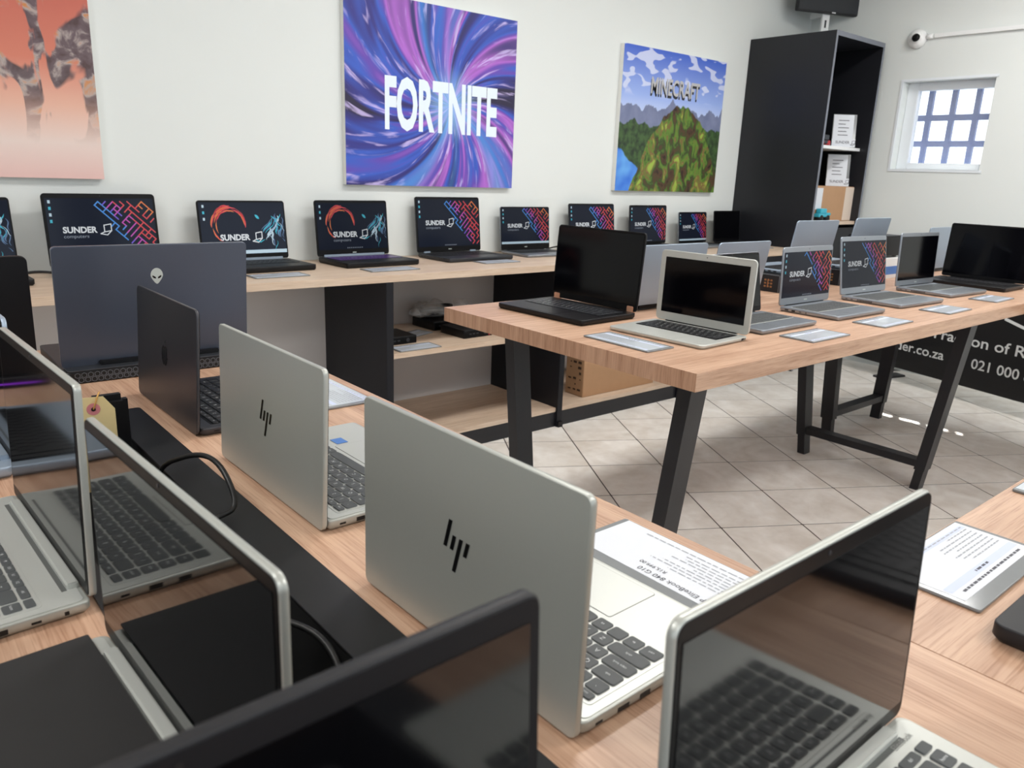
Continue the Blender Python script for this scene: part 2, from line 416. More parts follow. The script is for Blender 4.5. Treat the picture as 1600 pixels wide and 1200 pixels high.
# tall black cabinet in the corner
CX0, CX1, CY0, CY1, CH = 5.0, 5.66, 2.812, Y1-.002, 2.25
t = thing('tall_cabinet', 'tall black open-front cabinet with a white shelf, standing in the corner', 'cabinet', (CX0, CY0, 0))
wd, dp = CX1-CX0, CY1-CY0
box('side_panel', (0, .022, 0, dp, 0, CH), M_BLK_FRONT, t, .001)
box('side_panel', (wd-.022, wd, 0, dp, 0, CH), M_BLK_FRONT, t, .001)
box('top_panel', (.0225, wd-.0225, 0, dp, CH-.03, CH), M_BLK_FRONT, t, .001)
box('back_panel', (.0225, wd-.0225, dp-.016, dp, 0, CH-.031), M_BLK_PANEL, t)
box('shelf', (.0225, wd-.0225, .02, dp-.017, 1.022, 1.045), M_OAK_PALE, t)
box('shelf', (.0225, wd-.0225, .06, dp-.017, 1.533, 1.553), M_WHITE, t)
box('door', (.0225, wd-.0225, .002, .0195, .05, 1.0), M_BLK_PANEL, t)
M_EDGE = pm('cabinet_edge', (112, 116, 126), .35, 0, .04)
box('edge_band', (0, .022, -.0012, -.0002, 0, CH), M_EDGE, t); box('edge_band', (wd-.022, wd, -.0012, -.0002, 0, CH), M_EDGE, t)
box('edge_band', (.0225, wd-.0225, -.0012, -.0002, CH-.03, CH), M_EDGE, t)
# things in it
def sign_holder(name, label, x, y, z, w=.165, h=.225):
    t = thing(name, label, 'sign', (x, y, z), R(-42), 'white sign holders in the tall cabinet')
    bm = bmesh.new(); bx(bm, -w/2, w/2, 0, .004, .0, h)
    lean = Matrix.Rotation(R(-8), 4, 'X')
    for v in bm.verts: v.co = lean @ v.co
    ob('acrylic_back', finish(bm, 'acrylic_back', M_ACRYL), t)
    bm = bmesh.new(); bx(bm, -w/2+.004, w/2-.02, -.0025, -.0005, .05, h-.004)
    bx(bm, -w/2, w/2, -.006, -.003, .0, .055)
    for v in bm.verts: v.co = lean @ v.co
    ob('sheet', finish(bm, 'sheet', M_PAPER), t)
    bm = bmesh.new()
    for k, ln in enumerate((.075, .05, .075, .06, .07)):
        zz = h-.045-k*.025; quad(bm, [(-.045, -.0032, zz), (-.045+ln, -.0032, zz), (-.045+ln, -.0032, zz+.005), (-.045, -.0032, zz+.005)])
    put_text(bm, 'SUNDER', lambda u, v: Vector((-.058+u, -.0068, .024+v)), .026, .01)
    sunder_mark(bm, lambda u, v: Vector((.052+u, -.0068, .012+v)), .03)
    for v in bm.verts: v.co = lean @ v.co
    tag(ob('print', finish(bm, 'print', M_INKD), t), kind='stuff')
def sunder_mark(bm, fn, s, mi=0):
    """small open-laptop line mark: slanted screen outline above a flat base outline"""
    scr = [(.25, .3), (.25, 1.0), (.95, 1.12), (.95, .42)]
    base = [(.25, .3), (-.15, .12), (.5, -.02), (.95, .42)]
    for loop in (scr, base):
        for a, b in zip(loop, loop[1:]+loop[:1]):
            A, B = Vector(a), Vector(b); d = (B-A).normalized(); n = Vector((-d.y, d.x))*.05; d *= .04
            quad(bm, [fn(p.x*s, p.y*s) for p in (A-d-n, B+d-n, B+d+n, A-d+n)], mi)
sign_holder('sign_holder', 'white paper sign in a clear holder on the upper shelf of the tall cabinet', 5.49, 2.925, 1.5550)
sign_holder('sign_holder', 'white paper sign in a clear holder standing on the cardboard box in the cabinet', 5.53, 2.95, 1.286)
t = thing('cardboard_box', 'brown cardboard box with a pale end on the lower shelf of the tall cabinet', 'box', (5.12, 2.87, 1.0455))
box('carton', (.0, .515, .0, .40, .0, .24), M_CARD, t, .003)
box('pale_side', (.395, .515, -.0015, -.0002, .004, .236), pm('carton_pale', (212, 196, 182), .7, 0, .02), t)
box('label_sheet', (-.0, .085, -.0015, -.0002, .08, .225), M_PAPER, t)
t = thing('toy_truck', 'small turquoise toy truck in front of the cardboard box in the tall cabinet', 'toy', (5.115, 2.835, 1.0455))
bm = bmesh.new(); bx(bm, .0, .14, -.012, .03, .03, .055); bx(bm, .02, .10, -.010, .028, .055, .088); bx(bm, .1, .15, -.014, .0, .04, .06)
bmesh.ops.bevel(bm, geom=bm.edges[:], offset=.004, segments=1, affect='EDGES'); ob('body', finish(bm, 'body', M_TEAL), t)
for k in (.03, .115):
    bm = bmesh.new(); lathe(bm, [(.006, -.018), (.022, -.016), (.022, .034), (.006, .036)], 12, Matrix.Translation((k, 0, .0225)) @ Matrix.Rotation(R(-90), 4, 'X')); ob('wheel', finish(bm, 'wheel', M_BLK), t)
t = thing('toy_car', 'small grey and red toy car on the upper shelf of the tall cabinet', 'toy', (5.16, 2.93, 1.5535))
bm = bmesh.new(); bx(bm, .0, .12, -.02, .03, .012, .035); bx(bm, .05, .11, -.018, .028, .035, .072)
bmesh.ops.bevel(bm, geom=bm.edges[:], offset=.005, segments=1, affect='EDGES'); ob('body', finish(bm, 'body', M_DARKGREY), t)
for k in (.02, .105):
    bm = bmesh.new(); lathe(bm, [(.005, -.026), (.018, -.024), (.018, .034), (.005, .036)], 12, Matrix.Translation((k, 0, .018)) @ Matrix.Rotation(R(-90), 4, 'X')); ob('wheel', finish(bm, 'wheel', M_RED), t)

# things on the open shelves
def mini_pc(label, x, y, z, w, d, h, rz=0):
    t = thing('mini_computer', label, 'computer', (x, y, z), rz, 'black mini computers on the shelf')
    ob('case', slab_mesh('case', w, d, h, .006, .002, M_BLK, n=2), t)
    bm = bmesh.new(); bx(bm, -w/2+.004, w/2-.004, -d/2-.0015, -d/2-.0002, .004, h-.004); ob('front_panel', finish(bm, 'front_panel', M_BEZEL), t)
    bm = bmesh.new(); lathe(bm, [(.009, 0), (.009, .001)], 16, Matrix.Translation((w/2-.05, -d/2-.0016, h/2)) @ Matrix.Rotation(R(90), 4, 'X')); ob('badge', finish(bm, 'badge', M_DARKGREY), t)
    for k in range(3):
        box('port', (-w/2+.03+k*.022, -w/2+.044+k*.022, -d/2-.003, -d/2-.0016, h/2-.003, h/2+.003), M_DARKGREY, t)
    return t
mini_pc('black mini computer at the left end of the open middle shelf', 1.85, 3.06, .5175, .18, .18, .036)
mini_pc('black mini computer further back on the middle shelf under the plastic bag', 2.25, 3.25, .5175, .19, .19, .045, R(2))
t = mini_pc('black mini computer with a red strip near the front of the middle shelf', 2.262, 3.02, .5175, .18, .19, .04, R(2))
box('red_strip', (.062, .068, -.0975, -.0965, .004, .036), M_RED, t)
bm = bmesh.new()
for k in range(9):
    c = Vector((2.22+rnd.uniform(-.1, .14), 3.25+rnd.uniform(-.05, .05), .60+rnd.uniform(.0, .04)))
    M = Matrix.Translation(c) @ Matrix.Rotation(rnd.uniform(0, 3), 4, 'Z') @ Matrix.Diagonal((.06, .04, .025, 1))
    bmesh.ops.create_icosphere(bm, subdivisions=2, radius=1, matrix=M)
for v in bm.verts: v.co += Vector((rnd.uniform(-1, 1), rnd.uniform(-1, 1), rnd.uniform(-1, 1)))*.006
bt = thing('plastic_bag', 'clear crumpled plastic bag of black cables lying on the mini computer', 'bag', (0, 0, 0))
ob('film', finish(bm, 'film', M_PLASTIC_BAG), bt)
for k in range(3):
    tube('cable_coil', [(2.24+.09*math.cos(a+k), 3.25+.045*math.sin(a+k), .580+.02*k) for a in [i*.7 for i in range(10)]], .008, M_CABLE, bt, 6, 4)
t = thing('cardboard_box', 'brown cardboard carton with printed side on the bottom shelf under the back counter', 'box', (2.98, 2.895, .1045))
box('carton', (.0, .6, .0, .14, .0, .26), M_CARD, t, .002)
bm = bmesh.new()
for r_ in range(7):
    for c_ in range(3):
        if rnd.random() < .75:
            y = .02+c_*.038; z = .03+r_*.031; bx(bm, -.0012, -.0003, y, y+rnd.uniform(.008, .028), z, z+rnd.uniform(.006, .016))
tag(ob('print', finish(bm, 'print', M_CARDINK), t), kind='stuff')

# ------------------------------------------------------------------ posters
def nodes_mat(name, build):
    mt, nt, b = _new(name); b.inputs['Roughness'].default_value = .55
    tc = nt.nodes.new('ShaderNodeTexCoord'); build(nt, b, tc.outputs['Object']); return mt
class NB:
    def __init__(s, nt): s.nt = nt
    def n(s, t, **k):
        x = s.nt.nodes.new(t)
        for a, v in k.items(): setattr(x, a, v)
        return x
    def math(s, op, a, b=0.0, c=None):
        n = s.n('ShaderNodeMath', operation=op)
        for i, v in enumerate((a, b) if c is None else (a, b, c)):
            if isinstance(v, (int, float)): n.inputs[i].default_value = v
            else: s.nt.links.new(v, n.inputs[i])
        return n.outputs[0]
    def sep(s, v):
        n = s.n('ShaderNodeSeparateXYZ'); s.nt.links.new(v, n.inputs[0]); return n.outputs
    def comb(s, *v):
        n = s.n('ShaderNodeCombineXYZ')
        for i, q in enumerate(v):
            if isinstance(q, (int, float)): n.inputs[i].default_value = q
            else: s.nt.links.new(q, n.inputs[i])
        return n.outputs[0]
    def noise(s, v, sc, det=3, dist=0):
        n = s.n('ShaderNodeTexNoise'); n.inputs['Scale'].default_value = sc; n.inputs['Detail'].default_value = det; n.inputs['Distortion'].default_value = dist
        s.nt.links.new(v, n.inputs['Vector']); return n.outputs['Fac']
    def ramp(s, f, stops, interp='LINEAR'):
        n = s.n('ShaderNodeValToRGB'); n.color_ramp.interpolation = interp; e = n.color_ramp.elements
        while len(e) < len(stops): e.new(.5)
        for q, (p, c) in zip(e, stops): q.position = p; q.color = (*srgb(*c), 1)
        s.nt.links.new(f, n.inputs[0]); return n.outputs[0]
    def mix(s, f, a, b, mode='MIX'):
        n = s.n('ShaderNodeMix', data_type='RGBA', blend_type=mode)
        for i, v in ((0, f), (6, a), (7, b)):
            if isinstance(v, (int, float)): n.inputs[i].default_value = v
            elif isinstance(v, tuple): n.inputs[i].default_value = (*srgb(*v), 1)
            else: s.nt.links.new(v, n.inputs[i])
        return n.outputs[2]
    def step(s, f, e0, e1):
        n = s.n('ShaderNodeMapRange'); n.inputs[1].default_value = e0; n.inputs[2].default_value = e1; n.interpolation_type = 'SMOOTHSTEP'
        s.nt.links.new(f, n.inputs[0]); return n.outputs[0]
PW, PH = 1.02, .855
def art_burst(nt, b, v):
    k = NB(nt); x, y, z = k.sep(v)
    dx = k.math('SUBTRACT', x, .60); dz = k.math('SUBTRACT', z, .40)
    ang = k.math('ARCTAN2', dz, dx); rad = k.math('SQRT', k.math('ADD', k.math('MULTIPLY', dx, dx), k.math('MULTIPLY', dz, dz)))
    sw = k.math('ADD', ang, k.math('MULTIPLY', rad, .9))
    ca = k.math('COSINE', sw); sa = k.math('SINE', sw)
    n1 = k.noise(k.comb(ca, sa, k.math('MULTIPLY', rad, .25)), 3.2, 2, .5)
    n2 = k.noise(k.comb(ca, sa, k.math('MULTIPLY', rad, .4)), 14, 3, .6)
    base = k.ramp(n1, [(.34, (30, 22, 58)), (.43, (44, 44, 128)), (.5, (50, 88, 190)), (.56, (96, 66, 170)), (.63, (172, 100, 200)), (.72, (48, 40, 110))])
    st = k.math('MULTIPLY', k.step(n2, .55, .72), .75)
    col = k.mix(st, base, (206, 190, 240))
    n3 = k.noise(k.comb(ca, sa, 2.0), 2.2, 1)
    col = k.mix(k.math('MULTIPLY', k.step(n3, .55, .7), .6), col, (66, 158, 226))
    cen = k.math('SUBTRACT', 1.0, k.step(rad, .0, .22))
    col = k.mix(k.math('MULTIPLY', cen, .7), col, (150, 200, 250))
    nt.links.new(col, b.inputs['Base Color'])
def art_land(nt, b, v):
    k = NB(nt); x, y, z = k.sep(v)
    sky = k.ramp(z, [(.40, (214, 224, 246)), (.58, (150, 174, 232)), (.85, (62, 96, 196))])
    cl = k.noise(k.comb(k.math('MULTIPLY', x, 1.0), 0.0, k.math('MULTIPLY', z, 2.4)), 6.5, 1, .2)
    clm = k.math('MULTIPLY', k.step(cl, .54, .57), k.step(z, .56, .62))
    col = k.mix(k.math('MULTIPLY', clm, .75), sky, (216, 222, 244))
    mt_h = k.math('ADD', .34, k.math('MULTIPLY', k.noise(k.comb(x, 3.0, 0.0), 7, 5), .36))
    col = k.mix(k.step(k.math('SUBTRACT', mt_h, z), -.004, .004), col, k.mix(k.noise(v, 9, 3), (84, 94, 128), (142, 150, 182)))
    fh = k.math('ADD', .28, k.math('MULTIPLY', k.noise(k.comb(x, 5.0, 0.0), 5, 4), .26))
    col = k.mix(k.step(k.math('SUBTRACT', fh, z), -.006, .006), col, k.ramp(k.noise(v, 26, 4), [(.35, (30, 46, 30)), (.6, (64, 92, 50))]))
    wat = k.math('ADD', k.math('MULTIPLY', x, .55), k.math('ADD', z, k.math('MULTIPLY', k.noise(k.comb(x, 1.0, z), 6, 2), .12)))
    wm = k.math('SUBTRACT', 1.0, k.step(wat, .30, .315))
    col = k.mix(wm, col, k.ramp(k.noise(v, 5, 2), [(.4, (52, 112, 214)), (.6, (104, 170, 236))]))
    dxx = k.math('SUBTRACT', x, .60)
    peak = k.math('SUBTRACT', k.math('ADD', .46, k.math('MULTIPLY', k.noise(k.comb(x, 8.0, 0.0), 9, 3), .16)), k.math('MULTIPLY', k.math('MULTIPLY', dxx, dxx), 2.4))
    gr = k.ramp(k.noise(k.comb(k.math('MULTIPLY', x, 1.6), 0.0, z), 9, 5, .6), [(.30, (36, 28, 22)), (.40, (84, 58, 40)), (.47, (52, 72, 34)), (.54, (96, 132, 48)), (.60, (120, 84, 56)), (.68, (150, 178, 70))])
    col = k.mix(k.step(k.math('SUBTRACT', peak, z), -.006, .006), col, gr)
    nt.links.new(col, b.inputs['Base Color'])
def art_dust(nt, b, v):
    k = NB(nt); x, y, z = k.sep(v)
    base = k.ramp(z, [(.0, (222, 184, 178)), (.13, (226, 206, 198)), (.26, (224, 176, 156)), (.42, (206, 122, 100)), (.8, (180, 76, 66))])
    vv = k.comb(k.math('MULTIPLY', x, 2.0), 0.0, k.math('MULTIPLY', z, .9))
    n1 = k.noise(vv, 4.2, 3, .8)
    up = k.step(z, .10, .34)
    dk = k.math('MULTIPLY', k.step(n1, .47, .52), up)
    tone = k.ramp(k.noise(v, 16, 4, .5), [(.35, (44, 42, 50)), (.5, (86, 82, 90)), (.58, (168, 160, 156)), (.66, (198, 132, 74))])
    col = k.mix(k.math('MULTIPLY', dk, .92), base, tone)
    nt.links.new(col, b.inputs['Base Color'])
def poster(label, x0, art, name):
    t = thing('wall_poster', label, 'poster', (x0, Y1-.0305, 1.21), 0, 'canvas posters on the back wall')
    box('canvas', (0, PW, .0, .03, 0, PH), M_CANVAS, t)
    box('print', (0, PW, -.0012, -.0002, 0, PH), nodes_mat(name, art), t)
    return t
poster('canvas poster with dusty red and grey abstract print, leftmost on the back wall', -.235, art_dust, 'print_dusty_red')
t = poster('canvas poster with swirling blue and purple light streaks, middle one on the back wall', 1.832, art_burst, 'print_purple_streaks')
bm = bmesh.new(); put_text(bm, 'FORTNITE', lambda u, v: Vector((.205+u, -.0022, .275+v)), .325, .036, sx=.46)
ob('title', finish(bm, 'title', pm('title_white', (226, 238, 248), .6, 0, .01)), t)
t = poster('canvas poster with blue sky over green hills and a lake, nearest the tall cabinet', 3.69, art_land, 'print_green_hills')
bm = bmesh.new(); put_text(bm, 'MINECRAFT', lambda u, v: Vector((.258+u, -.0020, .582+v)), .135, .022, sx=.68)
put_text(bm, 'MINECRAFT', lambda u, v: Vector((.262+u, -.0030, .598+v)), .135, .022, mi=1, sx=.68)
ob('title', finish(bm, 'title', [pm('title_shadow', (44, 44, 48), .6, 0, .02), pm('title_stone', (186, 186, 188), .6, 0, .1, 90)]), t)

# dome camera, conduit, TV on the walls
t = thing('security_camera', 'white dome security camera on the right wall above the small window', 'camera', (X1-.0005, 2.634, 2.272))
bm = bmesh.new(); MR = Matrix.Rotation(R(-90), 4, 'Y'); lathe(bm, [(.062, 0), (.062, .02), (.055, .03), (.05, .045), (.02, .058)], 24, MR); ob('housing', finish(bm, 'housing', M_WHITE), t)
bm = bmesh.new(); bmesh.ops.create_uvsphere(bm, u_segments=16, v_segments=10, radius=.04, matrix=Matrix.Translation((-.045, -.006, .004)) @ Matrix.Diagonal((.8, 1, 1, 1)))
ob('ball', finish(bm, 'ball', M_WHITE, True), t)
bm = bmesh.new(); lathe(bm, [(.026, 0), (.024, .012), (.012, .02)], 18, Matrix.Translation((-.066, -.014, -.002)) @ Matrix.Rotation(R(-80), 4, 'Y')); ob('lens', finish(bm, 'lens', M_BEZEL), t)
t = thing('cable_conduit', 'thin white cable conduit running along the right wall from the camera', 'conduit', (X1, 0, 0))
bm = bmesh.new(); bx(bm, -.022, -.0005, .8, 2.52, 2.268, 2.292); ob('duct', finish(bm, 'duct', M_WHITE), t)
bm = bmesh.new(); lathe(bm, [(.016, 0), (.016, .04)], 12, Matrix.Translation((-.0185, 2.57, 2.278)) @ Matrix.Rotation(R(90), 4, 'X')); ob('gland', finish(bm, 'gland', M_WHITE), t)

tv = thing('wall_television', 'dark flat television on a white bracket above the tall cabinet', 'television', (5.55, 3.18, 2.475), R(-23))
box('bracket_plate', (-.045, .015, .035, .055, -.20, .18), M_WHITE, tv, .002)
box('slot', (-.024, -.010, .0335, .0349, -.10, -.05), M_DARKGREY, tv)
box('arm', (-.03, .0, .0555, .20, -.02, .02), M_WHITE, tv)
ob('housing', box_mesh('housing', (-.285, .325, .0, .034, -.012, .34), M_BLK_SOFT, .004), tv)
box('screen', (-.277, .317, -.0015, -.0002, .0, .332), M_DARKGREY, tv)
box('badge', (.0, .03, -.003, -.0016, -.009, -.001), M_WHITE, tv)

# ------------------------------------------------------------------ display tables
TH = .045
def leg_frame(parent, along, pos, c, half=.51):
    """splayed black steel frame; 'along' is the table's long axis, the frame lies across it"""
    f = ob('leg_frame', None, parent)
    def P(a, lo, z):      # a: across coordinate, lo: along coordinate
        return Vector((lo, a, z)) if along == 'x' else Vector((a, lo, z))
    def prism(name, prof, d0, d1, par=f):
        bm = bmesh.new()
        A = [bm.verts.new(P(a, d0, z)) for a, z in prof]; B = [bm.verts.new(P(a, d1, z)) for a, z in prof]
        n = len(prof)
        bm.faces.new(A); bm.faces.new(B[::-1])
        for i in range(n): bm.faces.new((A[i], B[i], B[(i+1) % n], A[(i+1) % n]))
        bmesh.ops.recalc_face_normals(bm, faces=bm.faces[:])
        return ob(name, finish(bm, name, M_STEEL), par)
    zt = T-TH-.0005
    for s in (1, -1):
        prism('leg', [(c+s*.390, zt), (c+s*.345, zt), (c+s*.263, .095), (c+s*.308, .095)], pos-.04, pos+.028)
        prism('foot', [(c+s*.304, .0945), (c+s*.267, .0945), (c+s*.256, .0), (c+s*.293, .0)], pos-.033, pos+.021)
    prism('stretcher', [(c-.262, .105), (c+.262, .105), (c+.266, .138), (c-.266, .138)], pos-.034, pos+.022)
    prism('top_rail', [(c-.344, zt-.03), (c+.344, zt-.03), (c+.344, zt), (c-.344, zt)], pos-.034, pos+.022)
def table(label, x0, x1, y0, y1, along, frames, slot=None):
    t = thing('display_table', label, 'table')
    bm = bmesh.new()
    if slot is None:
        bx(bm, x0, x1, y0, y1, T-TH, T)
    else:
        a, b, c, d = slot
        for q in ((x0, a, y0, y1), (b, x1, y0, y1), (a, b, y0, c), (a, b, d, y1)): bx(bm, *q, T-TH, T)
    me = finish(bm, 'table_top', [M_OAK_X if along == 'x' else M_OAK_Y, M_OAK_END])
    ax = 0 if along == 'x' else 1
    for p in me.polygons:
        if abs(p.normal[ax]) > .9: p.material_index = 1
    ob('table_top', me, t)
    for f in frames: leg_frame(t, along, f, (y0+y1)/2 if along == 'x' else (x0+x1)/2)
    return t
table('oak display table with black splayed legs in the middle of the room', 1.461, 3.632, 1.055, 2.074, 'x', [1.66, 3.50])
table('oak display table set crosswise at the far end of the middle table', 3.634, 4.655, .05, 2.074, 'y', [1.925, .22])
SLOT = (.155, .300, -.10, 1.425)
tc_ = table('oak display table in the foreground with a black cable trough down its middle', -.268, .752, -.40, 2.030, 'y', [1.85, -.2], SLOT)
table('oak display table joining the foreground table at the lower right', .7535, 2.9, -.67, .349, 'x', [.95, 2.7])
t = thing('cable_trough', 'black metal cable trough sunk into the foreground table', 'cable tray', (0, 0, T))
a, b, c, d = SLOT
ob('flange', slab_mesh('flange', .057, d-c+.03, .004, .006, .001, M_TRAY, .3245, (c+d)/2+.005, .0003, 3), t)
box('flange_lip', (.137, a, c, d, .0003, .004), M_TRAY, t)
bm = bmesh.new(); e = .0008
bx(bm, a+e, a+.003, c+e, d-e, -.11, .0); bx(bm, b-.003, b-e, c+e, d-e, -.11, .0)
bx(bm, a+.003, b-.003, c+e, c+.003, -.11, .0); bx(bm, a+.003, b-.003, d-.003, d-e, -.11, .0); bx(bm, a+e, b-e, c+e, d-e, -.113, -.11)
ob('channel', finish(bm, 'channel', M_PIT), t)

# ------------------------------------------------------------------ laptops
def key_layout(kw, kd=None, side_col=True):
    """list of (cx, cy, w, h, legend); x from 0 at the left edge, y from 0 at the back row downwards"""
    U = kw/(15.6 if side_col else 14.6)
    rows = [
        [(1, 'esc')]+[(1, 'f%d' % i) for i in range(1, 13)]+[(1.5, 'del')],
        [(1, '`')]+[(1, c) for c in '1234567890-=']+[(1.5, '')],
        [(1.5, 'tab')]+[(1, c) for c in 'QWERTYUIOP[]']+[(1, '\\')],
        [(1.75, 'caps lock')]+[(1, c) for c in "ASDFGHJKL;'"]+[(1.75, 'enter')],
        [(2.25, 'shift')]+[(1, c) for c in 'ZXCVBNM,./']+[(2.25, 'shift')],
        [(1.1, 'ctrl'), (1, 'fn'), (1, ''), (1, 'alt'), (5.4, ''), (1, 'alt'), (1, 'ctrl'), (1, ''), (1, ''), (1, '')],
    ]
    out = []; y = 0.0
    for ri, row in enumerate(rows):
        h = (kd/5.62 if kd else U)*(.62 if ri == 0 else 1.0)
        x = 0.0
        for w, lg in row:
            out.append((x+w*U/2, y+h/2, w*U, h, lg)); x += w*U
        if side_col: out.append((15.1*U, y+h/2, U, h, ['', 'home', 'pgup', 'pgdn', 'end', ''][ri]))
        y += h
    return out, y, U
KEY_ME = {}
def key_mesh(mat):
    if mat.name not in KEY_ME:
        KEY_ME[mat.name] = slab_mesh('key', 1, 1, 1, .13, .05, mat, n=3, bb=.0)
    return KEY_ME[mat.name]
ART = {}
def seg(bm, A, B, w, y, mi):
    d = (B-A).normalized(); n = Vector((-d.y, d.x))*w/2; d = d*w/2
    quad(bm, [(p.x, y, p.y) for p in (A-d-n, B+d-n, B+d+n, A-d+n)], mi)
SCOL = None
def screen_mats(lv):
    base = [(58, 64, 76), (70, 150, 235), (60, 190, 215), (120, 90, 220), (205, 80, 190), (225, 70, 80), (235, 130, 70), (235, 240, 245), (150, 160, 175), (200, 225, 240), (235, 215, 120)]
    es = [.35]+[1.0]*10
    out = [pm('wallpaper_dark_%.2f' % lv, (12, 14, 20), .12, 0, .02, emit=(44, 52, 72), es=.5*lv, ior=1.5, spec=.12)]
    for i in range(1, 11): out.append(glow('wallpaper_%d_%.2f' % (i, lv), base[i], lv*1.15))
    return out
def art_maze(aspect, bar, lv=1.0, seed=3):
    """desktop: dark field, name and line mark at left, coloured diagonal maze lines top right; unit width"""
    k = ('maze', round(aspect, 2), bar, lv)
    if k in ART: return ART[k]
    bm = bmesh.new(); q = random.Random(seed); h = aspect
    quad(bm, [(-.5, 0, 0), (.5, 0, 0), (.5, 0, h), (-.5, 0, h)], 0)
    g = .049; s2 = math.sqrt(.5); yy = -.0006
    def inside(p):
        x, z = p
        if not (-.495 < x < .497 and .012 < z < h-.006): return False
        lim = -.17+(h-z)/(.42*h)*.29 if z > h*.58 else .03+(h*.55-z)/(.55*h)*.34
        return x > lim
    def W2(i, j):
        return Vector((.18+(i-j)*g*s2, h*.5+(i+j)*g*s2))
    def col(p):
        t = (p.x+.14)/.64+(p.y/h-.5)*.30+.5*max(0, p.y/h-.6)+q.uniform(-.05, .05)
        return 2 if t < .42 and p.y < h*.5 and q.random() < .6 else 1 if t < .50 else 3 if t < .58 else 4 if t < .70 else 5 if t < 1.05 else 6
    for i in range(-26, 27):
        for j in range(-26, 27):
            A = W2(i, j); r_ = q.random()
            B = W2(i+1, j) if r_ < .5 else W2(i, j+1)
            if inside(A) and inside(B): seg(bm, A, B, .0125, yy, col((A+B)/2))
            if r_ > .86:
                B = W2(i+1, j)
                if inside(A) and inside(B): seg(bm, A, B, .0125, yy, col((A+B)/2))
    put_text(bm, 'SUNDER', lambda u, v: Vector((-.375+u, yy, h*.46+v)), .082, .034, mi=7, sx=.98)
    put_text(bm, 'computers', lambda u, v: Vector((-.375+u, yy, h*.46-.05+v)), .046, .0, mi=8, sx=1.15)
    sunder_mark(bm, lambda u, v: Vector((-.022+u, yy, h*.42+v)), .095, 7)
    for r_ in range(4): quad(bm, [(-.475+a*.022, yy, h-.05-r_*.062+b*.03) for a, b in ((0, 0), (1, 0), (1, 1), (0, 1))], 2 if r_ % 2 else 9)
    if bar: quad(bm, [(-.5, yy, 0), (.5, yy, 0), (.5, yy, .035), (-.5, yy, .035)], 9)
    else:
        for r_ in range(9): quad(bm, [(-.08+r_*.022+a*.011, yy, .012+b*.011) for a, b in ((0, 0), (1, 0), (1, 1), (0, 1))], 8)
    ART[k] = finish(bm, 'wallpaper', screen_mats(lv)); return ART[k]
def art_swirl(aspect, bar, lv=1.0):
    """desktop: dark field with red wisps in a ring at left and pale blue wisps at right, name and mark"""
    k = ('swirl', round(aspect, 2), bar, lv)
    if k in ART: return ART[k]
    bm = bmesh.new(); q = random.Random(11); h = aspect; yy = -.0006
    quad(bm, [(-.5, 0, 0), (.5, 0, 0), (.5, 0, h), (-.5, 0, h)], 0)
    def wisp(pts, w0, mi):
        P = [Vector(p) for p in pts]; n = len(P)
        for i in range(n-1):
            wA = w0*math.sin(math.pi*(i+.3)/(n-.4)); wB = w0*math.sin(math.pi*(i+1.3)/(n-.4)) if i < n-2 else .001
            d = (P[i+1]-P[i]).normalized(); nn = Vector((-d.y, d.x))
            ps = (P[i]-nn*wA, P[i+1]-nn*max(wB, .001), P[i+1]+nn*max(wB, .001), P[i]+nn*wA)
            if all(-.49 < p.x < .49 and .0 < p.y < h-.01 for p in ps): quad(bm, [(p.x, yy, p.y) for p in ps], mi)
    for r_ in range(26):
        a0 = q.uniform(-.2, 3.4); rr_ = q.uniform(.15, .215)
        wisp([(-.17+rr_*1.0*math.cos(a0+t*.14), h*.55+rr_*1.05*math.sin(a0+t*.14)+q.uniform(-.006, .006)) for t in range(7)], q.uniform(.004, .013), q.choice([5, 5, 6, 11]))
    for r_ in range(30):
        x = q.uniform(.3, .47); z = q.uniform(.1, h-.12); dx = q.uniform(-.02, .02)
        wisp([(x+dx*t+.012*math.sin(t), z-.02*t) for t in range(7)], q.uniform(.003, .012), q.choice([12, 12, 2, 9]))
    wisp([(.12+.02*t, h*.22+.01*abs(t-3)) for t in range(7)], .006, 2); wisp([(.14+.012*t, h-.14-.012*t) for t in range(5)], .016, 2)
    put_text(bm, 'SUNDER', lambda u, v: Vector((-.29+u, yy, h*.27+v)), .092, .034, mi=7, sx=.98)
    put_text(bm, 'computers', lambda u, v: Vector((-.29+u, yy, h*.27-.055+v)), .05, .0, mi=8, sx=1.15)
    sunder_mark(bm, lambda u, v: Vector((.105+u, yy, h*.22+v)), .105, 7)
    for r_ in range(3): quad(bm, [(-.465+a*.022, yy, h-.06-r_*.07+b*.03) for a, b in ((0, 0), (1, 0), (1, 1), (0, 1))], 2 if r_ % 2 else 9)
    if bar: quad(bm, [(-.5, yy, 0), (.5, yy, 0), (.5, yy, .04), (-.5, yy, .04)], 9)
    else:
        for r_ in range(9): quad(bm, [(-.1+r_*.026+a*.012, yy, .012+b*.012) for a, b in ((0, 0), (1, 0), (1, 1), (0, 1))], 8)
    ms = screen_mats(lv)+[glow('wisp_red_%.2f' % lv, (190, 60, 70), .7*lv), glow('wisp_blue_%.2f' % lv, (110, 150, 200), .7*lv)]
    ART[k] = finish(bm, 'wallpaper', ms); return ART[k]

